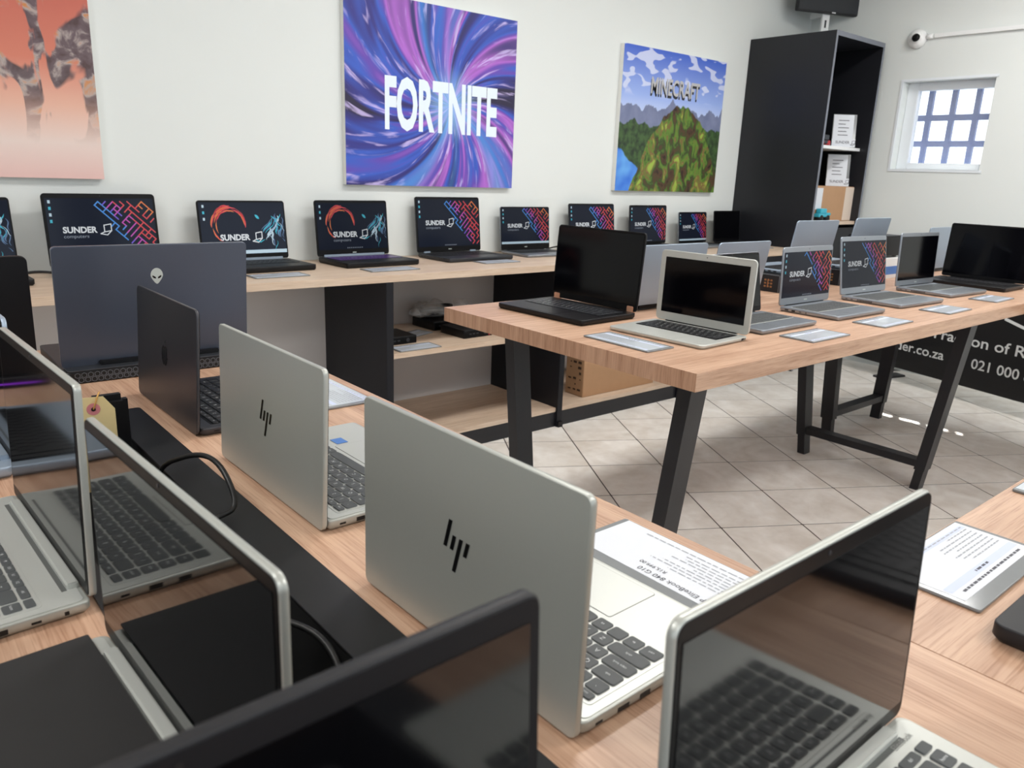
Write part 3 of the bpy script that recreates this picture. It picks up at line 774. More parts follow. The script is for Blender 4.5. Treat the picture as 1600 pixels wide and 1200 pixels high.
LEGEND_ME = {}
def laptop(label, x, y, rz, w, d, L, th, z=T, t=.017, deck=None, body=None, lid=None, bezel=None, key=None, keys='joined', tl=.006,
           bz=(.006, .010, .016), screen=None, art=None, r=.012, emblem=None, hinge=None, ports='', cover=False, group=None,
           pad=True, rear=0.0, kb_w=None, kb_off=.035, legends=False, side_col=True, led=None, drop=False, kd=None, padw=.34, cam_dot=True, chin_mark=False, taper=True):
    """facing -Y at rz=0; hinge line through the origin; w width, d depth, L lid length, th opening angle in degrees"""
    body = body or M_SILVER; deck = deck or body; lid = lid or body; bezel = bezel or M_BEZEL; key = key or M_KEYB; screen = screen or M_SCREEN_B
    o = thing('laptop', label, 'laptop', (x, y, z+.0004), R(rz), group)
    dd = d+rear; cy = (rear-d)/2
    base = ob('base', slab_mesh('base', w, dd, t, r, .0018, body, 0, cy, 0, 4, bb=min(.006, t*.4) if taper else .0015), o)
    # keyboard deck
    kw = kb_w or w*.86; lay, kh, U = key_layout(kw, kd, side_col)
    kx0, ky0 = -kw/2, -kb_off
    if deck is not body:
        ob('deck', slab_mesh('deck', w-.006, d-.010, .0007, r*.8, .0002, deck, 0, -d/2, t, 4), base)
    zt = t+(.0007 if deck is not body else 0)
    ob('keyboard_well', slab_mesh('keyboard_well', kw+.006, kh+.006, .0004, .004, .0001, M_SILVER_DECK if key is M_KEY else M_BEZEL, 0, ky0-kh/2, zt, 2), base)
    if keys == 'single':
        km = key_mesh(key)
        for (cx, cyy, ww, hh, lg) in lay:
            ob('key', km, base, (kx0+cx, ky0-cyy, zt+.0003), (0, 0, 0), (ww-.0028, hh-.0028, .0016))
    if keys == 'joined':
        kk = ('joined', round(kw, 3), kd, key.name, side_col)
        if kk not in LEGEND_ME:
            bm = bmesh.new()
            for (cx, cyy, ww, hh, lg) in lay:
                g_ = .0012; bx(bm, cx-ww/2+g_, cx+ww/2-g_, -cyy-hh/2+g_, -cyy+hh/2-g_, 0, .0014)
            LEGEND_ME[kk] = finish(bm, 'keys', key)
        tag(ob('keys', LEGEND_ME[kk], base, (kx0, ky0, zt+.0004)), kind='stuff')
    if legends:
            kk = (round(kw, 4), kd, side_col)
            if kk not in LEGEND_ME:
                bm = bmesh.new()
                for (cx, cyy, ww, hh, lg) in lay:
                    if not lg: continue
                    sz = .0072 if len(lg) == 1 else .0042
                    put_text(bm, lg, lambda u, v, cx=cx, cyy=cyy, sz=sz: Vector((cx+u, -cyy-sz*.35+v, 0)), sz, 0, 'CENTER')
                LEGEND_ME[kk] = finish(bm, 'key_legends', M_LEG)
            tag(ob('key_legends', LEGEND_ME[kk], base, (kx0, ky0, zt+.0022)), kind='stuff')
    if pad:
        pw, pd = w*padw, (d-kb_off-kh)*.82; pc = -(d+kb_off+kh)/2+.0015
        bm = bmesh.new(); slab(bm, pw, pd, .0003, .003, .00005, 0, pc, 0, 3); ob('touchpad_edge', finish(bm, 'touchpad_edge', M_PLINE if key is M_KEY else deck), base, (0, 0, zt))
        bm = bmesh.new(); slab(bm, pw-.0014, pd-.0014, .0003, .003, .00005, 0, pc, 0, 3); ob('touchpad', finish(bm, 'touchpad', deck), base, (0, 0, zt+.0002))
    # ports: string of (side, kind, distance from hinge)
    for p in ports.split():
        sd = -1 if p[0] == 'L' else 1; dist = float(p[2:])/1000
        hw, hz = {'u': (.0070, .0028), 'c': (.0044, .0014), 'j': (.0022, .0022), 'v': (.030, .0022), 'h': (.0075, .0025)}[p[1]]
        zc = t*.52
        if p[1] == 'v':
            for k in range(10):
                yy_ = -dist-.03+k*.0062; box('vent_slot', (sd*w/2-.0004*(sd > 0)-.0002, sd*w/2+.0006*(sd > 0)+.0002*(sd < 0)-.0004*(sd < 0), yy_, yy_+.0038, zc-.003, zc+.003), M_PORT, base)
        else:
            x0_, x1_ = sorted((sd*(w/2-.0008), sd*(w/2+.0003)))
            box('port', (x0_, x1_, -dist-hw, -dist+hw, zc-hz, zc+hz), M_PORT, base, .0003)
    if led: box('led_strip', led, M_PURPLE, base)
    # lid (with a drop hinge it hangs behind the base down to the table)
    ph = R(90-th); lz, ly = (.0030, .0012) if drop else (t+.0012, -.001)
    if drop: L = L+t
    bm = bmesh.new(); slab(bm, w, L, tl, r, .0012, 0, 0, 0, 5)
    # slab lies in XY with +Z normal; stand it up: x->x, y->z, z->y (front at y=0)
    for v in bm.verts: v.co = Vector((v.co.x, v.co.z, v.co.y+L/2))
    bmesh.ops.reverse_faces(bm, faces=bm.faces[:])
    lo = ob('lid', finish(bm, 'lid', lid), o, (0, ly, lz), (ph, 0, 0))
    bs, bt_, bb_ = bz
    sw, sh = w-2*bs, L-bt_-bb_
    bm = bmesh.new(); slab(bm, w-.003, L-.003, .0008, r*.85, .0002, 0, 0, 0, 5)
    for v in bm.verts: v.co = Vector((v.co.x, -v.co.z, v.co.y+L/2))
    ob('bezel', finish(bm, 'bezel', bezel), lo)
    bm = bmesh.new(); bx(bm, -sw/2, sw/2, -.0013, -.0009, bb_, bb_+sh)
    ob('screen', finish(bm, 'screen', screen), lo)
    if art:
        kind, bar, lv = art
        me = (art_maze if kind == 'maze' else art_swirl)(sh/sw, bar, lv)
        ob('wallpaper', me, lo, (0, -.0016, bb_), (0, 0, 0), (sw, 1, sw))
    if cam_dot:
        bm = bmesh.new(); lathe(bm, [(.0016, 0), (.0016, .0006)], 10, Matrix.Translation((0, -.0008, L-bt_*.5)) @ Matrix.Rotation(R(90), 4, 'X')); ob('webcam', finish(bm, 'webcam', M_PORT if bezel is not M_BEZEL else M_DARKGREY), lo)
    if chin_mark:
        bm = bmesh.new(); bx(bm, -.010, .010, -.0014, -.0009, bb_*.42, bb_*.42+.004); ob('chin_mark', finish(bm, 'chin_mark', M_LOGO_S), lo)
    if hinge == 'bar':
        ob('hinge_cover', box_mesh('hinge_cover', (-w*.40, w*.40, -.0135, -.0022, t*.3, t+.0065), deck, .0015), o)
        box('hinge_gap_shade', (-w*.405, w*.405, -.0185, -.0136, t+.0001, t+.0008), pm('groove_shade_grey', (92, 94, 92), .5, .3, .03), o)  # flat grey strip on the deck, paints the shading of the groove
    elif hinge == 'copper':
        for s in (-1, 1): ob('hinge', box_mesh('hinge', (s*w*.43-.013, s*w*.43+.013, -.004, .010, t*.6, t+.018), M_COPPER, .002), o)
    elif hinge == 'two':
        for s in (-1, 1): ob('hinge', box_mesh('hinge', (s*w*.36-.02, s*w*.36+.02, -.006, .006, t*.6, t+.007), M_SILVER_B, .002), o)
    elif hinge == 'strip':
        ob('hinge', box_mesh('hinge', (-w*.42, w*.42, -.006, -.0015, t*.6, t+.010), M_SILVER_B, .001), o)
    else:
        ob('hinge', box_mesh('hinge', (-w*.38, w*.38, -.004, (.0005 if drop else .006), t*.35, t+.003), M_BEZEL, .001), o)
    yb = tl+.0003
    if emblem == 'bars':
        bm = bmesh.new(); cz = L*.50; s = .0062
        for k, (v0, v1) in enumerate(((-.30, 1.45), (-.30, .62), (-1.55, .62), (-.30, .62))):
            v0 *= .0165; v1 *= .0165; u = (k-1.5)*.0098; hw_ = .0027
            P = [(u-hw_+v0*.28, v0), (u+hw_+v0*.28, v0), (u+hw_+v1*.28, v1), (u-hw_+v1*.28, v1)]
            bm.faces.new([bm.verts.new((-a, yb, cz+b)) for a, b in P])
        ob('lid_emblem', finish(bm, 'lid_emblem', M_LOGO), lo)
    elif emblem == 'fruit':
        bm = bmesh.new(); cz = L*.5; s = .021
        outl = [(0, .72), (.25, .8), (.5, .76), (.68, .62), (.56, .42), (.52, .2), (.6, -.02), (.76, -.16), (.62, -.5), (.42, -.76), (.22, -.84), (0, -.76), (-.22, -.84), (-.46, -.72), (-.68, -.36), (-.76, .04), (-.7, .46), (-.46, .74), (-.2, .8)]
        bm.faces.new([bm.verts.new((-a*s, yb, cz+b*s)) for a, b in outl])
        leaf = [(.02, .86), (.0, 1.1), (.14, 1.3), (.34, 1.36), (.34, 1.14), (.2, .92)]
        bm.faces.new([bm.verts.new((-a*s, yb, cz+b*s)) for a, b in leaf])
        bmesh.ops.triangulate(bm, faces=bm.faces[:])
        ob('lid_emblem', finish(bm, 'lid_emblem', M_LOGO), lo)
    elif emblem == 'head':
        bm = bmesh.new(); cz = L*.74; s = .0155
        outl = [(.78*math.sin(a)*(1 if math.cos(a) > -.1 else (1+.55*(math.cos(a)+.1))), 1.0*math.cos(a)-.15*(math.cos(a) < 0)*abs(math.cos(a))) for a in [i*math.pi/12 for i in range(24)]]
        bm.faces.new([bm.verts.new((-a*s, yb, cz+b*s)) for a, b in outl]).material_index = 0
        for sd in (-1, 1):
            eye = [(.1*sd, -.42), (.16*sd, -.2), (.52*sd, .02), (.58*sd, -.14), (.4*sd, -.36)]
            bm.faces.new([bm.verts.new((-a*s, yb+.0003, cz+b*s)) for a, b in eye]).material_index = 1
        ob('lid_emblem', finish(bm, 'lid_emblem', [M_LOGO_S, M_LOGO]), lo)
    elif emblem == 'dot':
        bm = bmesh.new(); bx(bm, -.014, .014, yb-.0002, yb, L*.5-.004, L*.5+.004); ob('lid_emblem', finish(bm, 'lid_emblem', M_LOGO_S), lo)
    return o

# foreground table, right side, facing right
laptop('silver laptop with a black slanted-bar emblem on its lid, nearest and largest in the foreground', .386, .514, 91.2, .318, .214, .194, 89.7, drop=True, kd=.103, padw=.43, body=M_SILVER, deck=M_SILVER_DECK, key=M_KEY, keys='single', legends=True, emblem='bars', ports='Lc20 Lh50 Lu78', t=.015, tl=.007, r=.008, kb_w=.288, kb_off=.023, hinge=None, side_col=False)
s = laptop('silver laptop with a black slanted-bar emblem between the dark grey and nearest silver laptops', .395, .966, 90.7, .326, .220, .189, 87.8, drop=True, kd=.103, padw=.43, body=M_SILVER, deck=M_SILVER_DECK, key=M_KEY, keys='single', legends=True, emblem='bars', ports='Lc20 Lu46', t=.015, tl=.007, r=.008, kb_w=.294, kb_off=.023, side_col=False)
box('sticker', (.076, .100, -.160, -.141, .0160, .0164), M_BLUESTK, s)
laptop('dark grey slim laptop with a black fruit emblem, seen from behind on the foreground table', .387, 1.390, 90.7, .315, .213, .192, 86.3, drop=True, body=M_SPACE, key=M_KEYB, keys='single', legends=True, emblem='fruit', ports='Lc26', t=.014, tl=.005, r=.012, kb_w=.277, kb_off=.026, side_col=False)
al = laptop('large blue-grey gaming laptop with a pale alien head emblem and rear honeycomb vents', .469, 1.718, 179.2, .374, .250, .245, 96.4, body=M_BLK_SOFT, lid=M_ALIEN, key=M_KEYB, keys='joined', emblem='head', t=.024, tl=.009, r=.008, rear=.045, hinge=None)
ob('rear_deck', slab_mesh('rear_deck', .366, .046, .003, .006, .001, M_DARKGREY, 0, .0225, .024, 3), al)
box('hinge_block', (-.12, .12, .0085, .020, .0272, .036), M_BLK, al, .002)
bm = bmesh.new()
for side in (-1, 1):
    for row in range(2):
        for k in range(10):
            cx = side*(.055+k*.0118+row*.0059); cz = .0075+row*.0095
            ring = [(cx+.0058*math.sin(R(60*i)), cz+.0058*math.cos(R(60*i))) for i in range(6)]; inn = [(cx+.0044*math.sin(R(60*i)), cz+.0044*math.cos(R(60*i))) for i in range(6)]
            A = [bm.verts.new((a, .0465, b)) for a, b in ring]; B = [bm.verts.new((a, .0465, b)) for a, b in inn]
            for i in range(6): bm.faces.new((A[i], A[(i+1) % 6], B[(i+1) % 6], B[i]))
tag(ob('vent_grille', finish(bm, 'vent_grille', pm('vent_rim', (104, 108, 116), .35, .4, .03)), al), kind='stuff')
box('rear_recess', (-.178, .178, .0452, .0460, .002, .0225), M_PORT, al)
for k in range(3): box('rear_port', (-.03+k*.024, -.014+k*.024, .0461, .0468, .007, .014), M_DARKGREY, al)
bk = laptop('black laptop with a purple light strip, seen from behind left of the blue-grey gaming laptop', .066, 1.742, 180, .360, .245, .228, 95, body=M_BLK, keys='joined', t=.022, tl=.008, r=.012, rear=.02, led=(-.15, .15, .0202, .0212, .008, .011))
# left side, facing left
laptop('silver laptop with its dark screen turned left, nearest the left edge of the photo', .122, .943, -87.2, .327, .220, .217, 91.8, kd=.103, body=M_SILVER, deck=M_SILVER_DECK, key=M_KEY, keys='single', legends=True, hinge='bar', ports='Rj22 Rc48 Ru78 Ru108', t=.014, tl=.007, r=.007, kb_w=.295, kb_off=.042, screen=M_SCREEN_M)
laptop('silver laptop mostly hidden behind the left silver laptop at the photo edge', .124, 1.372, -88, .326, .220, .205, 92, body=M_SILVER_B, key=M_KEYB, hinge='bar', t=.017, tl=.006, screen=M_SCREEN_M)
laptop('silver laptop with its keyboard hidden under a black sheet, beside the cable trough', .137, .531, -87.0, .352, .238, .207, 90.4, body=M_SILVER, deck=M_SILVER_DECK, key=M_KEY, keys='joined', hinge='bar', t=.016, tl=.006, r=.010, kb_off=.05, screen=M_SCREEN)
sh = slab_mesh('cover_sheet', .218, .352, .0012, .002, .0003, pm('cover_sheet_black', (34, 33, 33), .65, 0, .12, 45), n=3)
tag(ob('cover_sheet', sh, None, (.137-.0170-.215/2, .531-.006, T+.0004+.0196), (0, 0, R(3))), 'black sheet lying over the keyboard of the silver laptop at lower left', 'sheet')
# near end, facing the viewer
laptop('black laptop with a thick dark bezel, cut off by the bottom edge of the photo', .060, .229, 1.2, .340, .230, .223, 92.8, body=M_BLK_SOFT, bezel=pm('bezel_charcoal', (16, 16, 19), .5, 0, .05, spec=.25), keys='joined', t=.019, tl=.008, r=.008, bz=(.008, .014, .02), screen=M_SCREEN_M)
g_ = laptop('silver laptop with a tilted dark screen at the lower right corner of the foreground table', .455, .206, .2, .313, .212, .198, 92.3, body=M_SILVER, deck=M_SILVER_DECK, key=M_KEY, keys='single', legends=True, hinge='bar', ports='Rc30 Ru60', t=.014, tl=.0065, r=.010, kb_w=.274, kb_off=.026, kd=.103, screen=M_SCREEN_M, bz=(.006, .013, .014))
bm = bmesh.new(); put_text(bm, 'EliteBook', lambda u, v: Vector((.108+u, -.020+v, .0150)), .0075, 0)
ob('deck_name', finish(bm, 'deck_name', M_PLINE), g_)
# laptop on the joining table
laptop('black laptop base just entering the photo at the lower right edge', 1.0, -.028, 180, .36, .238, .225, 100, body=M_BLK_SOFT, keys='joined', t=.020, r=.012)

# middle table, front row
laptop('black laptop with copper hinge caps at the near end of the middle table', 1.876, 1.805, -87.3, .380, .257, .250, 94.7, body=M_BLK, keys='joined', hinge='copper', t=.018, tl=.006, r=.012, key=M_DARKGREY, legends=True, bz=(.006, .008, .022), kb_w=.33)
laptop('thin silver laptop with a wide silver bezel at the near corner of the middle table', 1.904, 1.382, -86.9, .326, .229, .213, 91.4, body=M_SILVER_DECK, bezel=M_SILVER_DECK, keys='joined', t=.012, tl=.005, r=.014, bz=(.019, .020, .026), kb_w=.275, kb_off=.022, side_col=False, legends=True, ports='Ru30 Rj18', padw=.40)
laptop('grey laptop half hidden behind the thin silver one on the middle table', 2.171, 1.448, .4, .314, .208, .197, 99.8, body=M_GREYDECK, key=M_KEY, keys='joined', t=.015, r=.010)
FR = 'silver laptops along the front of the middle table'
laptop('silver laptop showing the maze wallpaper, second from the near corner along the middle table', 2.631, 1.463, -.7, .327, .223, .203, 93, body=M_GREYDECK, bezel=M_GREYDECK, key=M_KEY, art=('maze', False, .8), ports='Lu30 Lu56 Lc82 Lj104', t=.016, r=.010, bz=(.006, .018, .026), chin_mark=True, group=FR)
laptop('silver laptop with dim maze wallpaper between two other silver laptops on the middle table', 3.126, 1.488, -2.4, .345, .243, .226, 98.1, body=M_GREYDECK, bezel=M_GREYDECK, key=M_KEY, art=('maze', False, .6), ports='Lc26 Lc48 Lv100', t=.016, r=.010, bz=(.006, .018, .026), chin_mark=True, group=FR)
laptop('silver laptop with a blank dark screen near the right end of the middle table', 3.637, 1.506, -2.8, .340, .238, .229, 92.4, body=M_GREYDECK, bezel=M_GREYDECK, key=M_KEY, ports='Lc26 Lc48 Lv100', t=.016, r=.010, bz=(.006, .016, .024), chin_mark=True, group=FR)
laptop('large black laptop with a blank screen at the right edge on the crosswise table', 4.153, 1.413, -89.6, .372, .250, .257, 95, body=M_BLK, keys='joined', t=.020, tl=.007, r=.010, bz=(.005, .008, .016), key=M_BLK_SOFT)
# middle table, back row: lids seen from behind
BR = 'silver laptops facing the back wall'
laptop('silver laptop lid seen from behind, between the black laptop and the thin silver laptop', 2.145, 1.715, 180, .37, .235, .205, 96, body=M_SILVER_B, t=.016, group=BR)
laptop('silver laptop lid seen from behind, just right of the thin silver laptop', 2.55, 1.715, 180, .33, .225, .205, 99, body=M_SILVER_B, t=.016, group=BR)
def stand_box(label, x0, x1, y0, y1, h):
    t = thing('laptop_box', label, 'box', (x0, y0, T+.0003))
    box('carton', (0, x1-x0, 0, y1-y0, 0, h), M_BLK_SOFT, t, .0015)
    bm = bmesh.new()
    for i in range(3):
        for j in range(3): bx(bm, -.0012, -.0003, .034+i*.014, .043+i*.014, .018+j*.013, .025+j*.013)
    bx(bm, -.0014, -.0003, .052, .056, .02, .052)
    tag(ob('print', finish(bm, 'print', M_ORANGE), t), kind='stuff')
    bm = bmesh.new()
    for y in (.002, y1-y0-.004): bx(bm, -.0012, -.0003, y, y+.002, .001, h-.001)
    bx(bm, -.0012, -.0003, .002, y1-y0-.002, h-.003, h-.001)
    ob('edge_line', finish(bm, 'edge_line', M_GREYDECK), t)
stand_box('black carton with an orange print holding up a laptop, nearer one on the middle table', 2.87, 3.25, 1.715, 1.96, .072)
laptop('silver laptop raised on the nearer black carton, lid seen from behind', 3.07, 1.725, 180, .33, .225, .205, 99, z=T+.0725, body=M_SILVER_B, t=.016, ports='Ru40 Ru66 Ru92 Rc120', group=BR)
stand_box('black carton with an orange print holding up a laptop, further one on the middle table', 3.36, 3.73, 1.715, 1.96, .072)
laptop('silver laptop raised on the further black carton, lid seen from behind', 3.545, 1.725, 180, .325, .222, .212, 99, z=T+.0725, body=M_SILVER_B, t=.016, ports='Ru40 Ru66 Ru92 Rc120', group=BR)
t = thing('white_box', 'white and blue carton under a black device behind the silver laptops', 'box', (3.77, 1.74, T+.0003))
box('carton', (0, .25, 0, .2, 0, .10), M_WHITE, t, .0015)
box('blue_band', (.01, .24, -.0012, -.0003, .02, .06), M_BLUESTK, t)
t = thing('docking_unit', 'black box shaped device on the white carton behind the silver laptops', 'device', (3.77, 1.75, T+.1008))
ob('case', box_mesh('case', (0, .26, 0, .17, .008, .105), M_BLK, .006), t)
for sx in (.03, .23):
    for sy in (.03, .14): box('foot', (sx-.008, sx+.008, sy-.008, sy+.008, 0, .0079), M_BLK, t)
laptop('silver laptop lid seen from behind on the crosswise table, left of the large black laptop', 4.465, 1.775, 180, .34, .228, .225, 97, body=M_SILVER_B, t=.016, group=BR)

# back counter row
CR = 'laptops along the back counter'
laptop('black laptop with blue wisps on its screen at the left end of the counter', .259, 3.326, 1.6, .385, .254, .262, 99, body=M_BLK, art=('swirl', False, 1.0), group=CR, t=.022)
laptop('black laptop with maze wallpaper standing behind the blue-grey gaming laptop on the back counter', .755, 3.352, 3.1, .405, .275, .276, 96.6, body=M_BLK, art=('maze', False, 1.0), group=CR, bz=(.010, .018, .02), t=.022, r=.014)
laptop('black laptop with red and blue wisps and a light taskbar on the back counter', 1.308, 3.350, 2.3, .390, .259, .252, 97.2, body=M_BLK, hinge='strip', art=('swirl', True, 1.25), group=CR, bz=(.007, .008, .026), t=.024)
laptop('black gaming laptop with purple lit keys and red and blue wisps on its screen', 1.831, 3.348, 2.3, .390, .262, .256, 95.6, body=M_BLK, key=M_PURPLE_KEY, hinge='strip', art=('swirl', False, .8), group=CR, bz=(.008, .012, .030), t=.024, chin_mark=True)
laptop('dark grey laptop with bright maze wallpaper beneath the purple poster', 2.407, 3.372, 1.4, .415, .274, .280, 96.1, body=M_DARKGREY, bezel=M_BEZEL, hinge='two', art=('maze', False, 1.0), ports='Lu40 Lu66 Lc90', group=CR, bz=(.009, .012, .028), t=.020, chin_mark=True)
laptop('slim grey laptop with maze wallpaper and white taskbar on the back counter', 2.929, 3.366, -1.2, .358, .240, .238, 95.2, body=M_GREYDECK, bezel=M_BEZEL, art=('maze', True, .9), group=CR, bz=(.006, .008, .034), t=.014, chin_mark=True)
laptop('laptop with bright maze wallpaper half hidden behind the copper hinged laptop', 3.454, 3.350, -.7, .385, .260, .254, 96.8, body=M_DARKGREY, art=('maze', False, 1.05), group=CR, t=.018)
laptop('laptop with maze wallpaper and no taskbar beneath the green hills poster', 3.966, 3.352, 1.7, .375, .252, .246, 94, body=M_DARKGREY, art=('maze', False, .9), group=CR, t=.018)
laptop('small laptop with maze wallpaper and white taskbar beneath the green hills poster', 4.428, 3.345, 1.9, .321, .216, .206, 95.9, body=M_GREYDECK, bezel=M_BEZEL, art=('maze', True, .8), group=CR, t=.015)
laptop('small black laptop with a blank screen beside the tall cabinet on the back counter', 4.83, 3.352, 1.3, .320, .221, .210, 95.4, body=M_BLK, group=CR, t=.018)

# ------------------------------------------------------------------ price cards
def price_card(label, x, y, rz, w, d, z=T, t=.004, bands=False, head=None, price=None, margin=.012):
    """acrylic slab with a printed sheet; local +y is the top of the sheet"""
    o = thing('price_card', label, 'card', (x, y, z+.0004), R(rz), 'acrylic price cards')
    ob('acrylic', slab_mesh('acrylic', w, d, t, .003, .0008, M_ACRYL, n=2), o)
    pw, pd = w-.016, d-margin
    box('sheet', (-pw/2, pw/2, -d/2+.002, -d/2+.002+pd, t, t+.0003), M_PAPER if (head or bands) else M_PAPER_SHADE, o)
    zz = t+.0005; bm = bmesh.new(); q = random.Random(int(abs(x*100+y*10)*7))
    yt = -d/2+.002+pd
    def ln(x0, x1, y0, h, mi=0): quad(bm, [(x0, y0, zz+(.0001 if mi != 2 else 0)), (x1, y0, zz+(.0001 if mi != 2 else 0)), (x1, y0+h, zz+(.0001 if mi != 2 else 0)), (x0, y0+h, zz+(.0001 if mi != 2 else 0))], mi)
    def words(x0, x1, y0, h, mi):
        xx = x0
        while xx < x1:
            l = q.uniform(.004, .012); ln(xx, min(xx+l, x1), y0, h, mi); xx += l+.0025
    if head: put_text(bm, head, lambda u, v: Vector((-pw/2+.008+u, yt-.013+v, zz+.0001)), .0110, .004, mi=1)
    else: words(-pw*.42, pw*.40, yt-.011, .0030, 1)
    if price: put_text(bm, price, lambda u, v: Vector((-pw*.10+u, yt-.026+v, zz+.0001)), .0085, .003, mi=1)
    else: words(-pw*.08, pw*.1, yt-.022, .0030, 1)
    if bands or not head: ln(-pw*.48, pw*.48, yt-.0255, .010, 2); ln(-pw*.48, pw*.48, yt-pd+.008, .007, 2)
    n = max(3, int((pd-.045)/.0065))
    for k in range(n): words(-pw*.45, -pw*.45+pw*q.uniform(.25, .55), yt-.036-k*.0065, .0018, 0)
    words(-pw*.45, pw*.3, yt-pd+.010, .002, 0)
    tag(ob('print', finish(bm, 'print', [M_INK, M_INKD, M_INKB]), o), kind='stuff')
    return o
price_card('large acrylic price card in front of the nearest silver laptop, on the foreground table edge', .670, .505, 90, .215, .112, head='HP EliteBook 840 G10', price='R15,999.00', margin=.018)
price_card('acrylic price card in front of the silver laptop further back on the foreground table', .672, 1.362, 90, .210, .110)
price_card('acrylic price card with blue bands at the lower right on the joining table', .978, .289, 180, .225, .112, bands=True, margin=.02)
price_card('corner of an acrylic price card at the right photo edge on the joining table', 1.395, .285, 180, .215, .112)
price_card('acrylic price card in front of the thin silver laptop at the middle table end', 1.583, 1.380, -90, .235, .108)
MC = [('acrylic price card nearest the corner on the long edge of the middle table', 2.155, 1.150, 0), ('acrylic price card in front of the first maze wallpaper laptop on the middle table', 2.593, 1.153, 1),
      ('acrylic price card in front of the dim maze wallpaper laptop on the middle table', 3.095, 1.155, 1), ('acrylic price card furthest right on the long edge of the middle table', 3.612, 1.178, 2)]
for lb, x, y, rz in MC: price_card(lb, x, y, rz, .215, .110)
price_card('acrylic price card under the front of the wisp wallpaper laptop with the light taskbar', 1.288, 2.985, 1, .23, .105)
price_card('acrylic price card in front of the purple lit gaming laptop', 1.808, 2.985, 1, .25, .105)
price_card('acrylic price card in front of the dark grey laptop beneath the purple poster', 2.458, 3.04, 1, .225, .105)
price_card('acrylic price card on the counter left of the copper hinged laptop', 3.02, 3.04, -1, .20, .10)
price_card('acrylic price card under the left mini computer on the middle shelf', 1.875, 2.885, 0, .22, .105, z=.5175)
price_card('acrylic price card between the mini computers on the middle shelf', 2.02, 3.13, 20, .20, .10, z=.5175)
price_card('acrylic price card lying at the far end of the back counter', 4.72, 3.03, 0, .24, .12)

# ------------------------------------------------------------------ banner
P0, P1 = Vector((5.47, 2.60)), Vector((5.14, 1.40))
dr = (P1-P0).normalized(); ba = math.atan2(dr.y, dr.x)
t = thing('banner', 'long black banner with white lettering standing behind the tables at right', 'banner', (P0.x, P0.y, 0), ba)
box('panel', (-.10, 1.65, 0, .018, .10, .80), M_BANNER, t)
for x in (.25, 1.35):
    box('foot', (x-.04, x+.04, -.03, .2, .0, .014), M_STEEL, t, .002); box('foot', (x-.012, x+.012, .0185, .04, .0145, .4), M_STEEL, t)
bm = bmesh.new()
BL = [('Fraction of R', .602, .36, .094, .60), ('sunder.co.za', .195, .23, .088, .50), ('021 000 8', .885, .225, .088, .375)]
for tx, x, z, sz, wd_ in BL:
    bm = bmesh.new(); text_fit(bm, tx, lambda u, v: Vector((x+u, -.0012, z+v)), sz, wd_, .012); tag(ob('lettering', finish(bm, 'lettering', M_TXTW), t), kind='stuff')
bm = bmesh.new(); quad(bm, [(1.035, -.0012, .555), (1.22, -.0012, .505), (1.22, -.0012, .523), (1.035, -.0012, .573)]); ob('white_stroke', finish(bm, 'white_stroke', M_TXTW), t)
# ------------------------------------------------------------------ cables, tag
tag(tube('power_cable', [(.285, 1.12, T-.08), (.288, 1.105, T+.004), (.303, 1.04, T+.045), (.318, .985, T+.060), (.324, .94, T+.048), (.320, .905, T+.018), (.287, .90, T+.004), (.282, .91, T-.06)], .0036, M_CABLE), 'black cable arching out of the trough beside the silver laptop lid', 'cable')
tag(tube('power_cable', [(.19, .80, T-.08), (.215, .74, T-.015), (.250, .68, T+.004), (.284, .61, T+.006), (.284, .555, T-.012), (.268, .53, T-.05), (.25, .50, T-.09)], .0036, M_CABLE), 'thin black cable looping inside the trough behind the lower left screen', 'cable')
tag(tube('power_cable', [(.18, .62, T-.07), (.215, .585, T-.035), (.255, .545, T-.028), (.285, .50, T-.05)], .005, pm('cable_grey', (60, 62, 66), .4, 0, .05)), 'thicker grey cable lying lower in the trough near the viewer', 'cable')
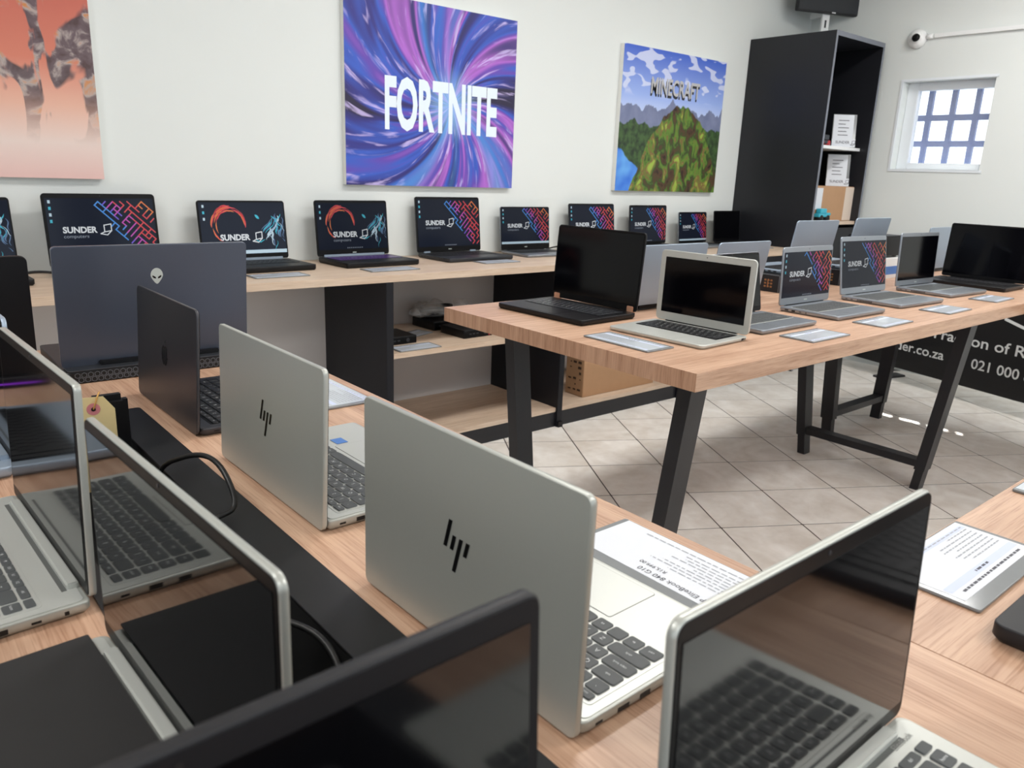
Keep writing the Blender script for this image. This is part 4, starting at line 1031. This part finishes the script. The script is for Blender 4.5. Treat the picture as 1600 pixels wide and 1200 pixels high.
tag(tube('power_cable', [(.20, .58, T-.085), (.228, .562, T-.055), (.240, .53, T-.058), (.235, .50, T-.09)], .0034, M_CABLE), 'short black cable curl at the bottom of the trough', 'cable')
t = thing('power_brick', 'black power adapter standing in the trough behind the beige tag', 'adapter', (.262, 1.235, T))
ob('case', box_mesh('case', (-.032, .024, -.008, .02, -.10, .092), M_BLK, .009), t)
t = thing('paper_tag', 'beige paper tag with a pink ring and twine, hanging at the trough end', 'tag', (.236, 1.214, T+.052), R(-10))
bm = bmesh.new(); pr_ = [(-.03, -.10), (.026, -.10), (.026, .026), (.012, .046), (-.016, .046), (-.03, .026)]
A = [bm.verts.new((a, 0, b)) for a, b in pr_]; B = [bm.verts.new((a, .0008, b)) for a, b in pr_]
bm.faces.new(A); bm.faces.new(B[::-1])
for i in range(6): bm.faces.new((A[i], B[i], B[(i+1) % 6], A[(i+1) % 6]))
bmesh.ops.recalc_face_normals(bm, faces=bm.faces[:]); ob('card', finish(bm, 'card', M_TAG), t)
bm = bmesh.new(); lathe(bm, [(.009, 0), (.009, .0006)], 18, Matrix.Translation((-.002, -.0001, .028)) @ Matrix.Rotation(R(90), 4, 'X')); rg = ob('ring', finish(bm, 'ring', M_PINK), t)
bm = bmesh.new(); lathe(bm, [(.003, 0), (.003, .0006)], 12, Matrix.Translation((-.002, -.0008, .028)) @ Matrix.Rotation(R(90), 4, 'X')); ob('hole', finish(bm, 'hole', M_PORT), rg)
tube('twine', [(-.002, -.002, .028), (.002, -.004, .04), (.006, 0, .05), (.008, .012, .05)], .0012, M_TWINE, t, 6, 4)
tag(tube('power_cable', [(3.12, 3.40, T+.01), (3.16, 3.30, T+.035), (3.22, 3.2, T+.02), (3.26, 3.24, T+.006)], .004, M_CABLE), 'short black cable behind the copper hinged laptop on the back counter', 'cable')
tag(tube('power_cable', [(.40, 3.30, T+.006), (.47, 3.28, T+.02), (.53, 3.27, T+.02), (.60, 3.25, T+.006)], .005, M_CABLE), 'short black cable on the back counter left of the maze wallpaper laptop', 'cable')
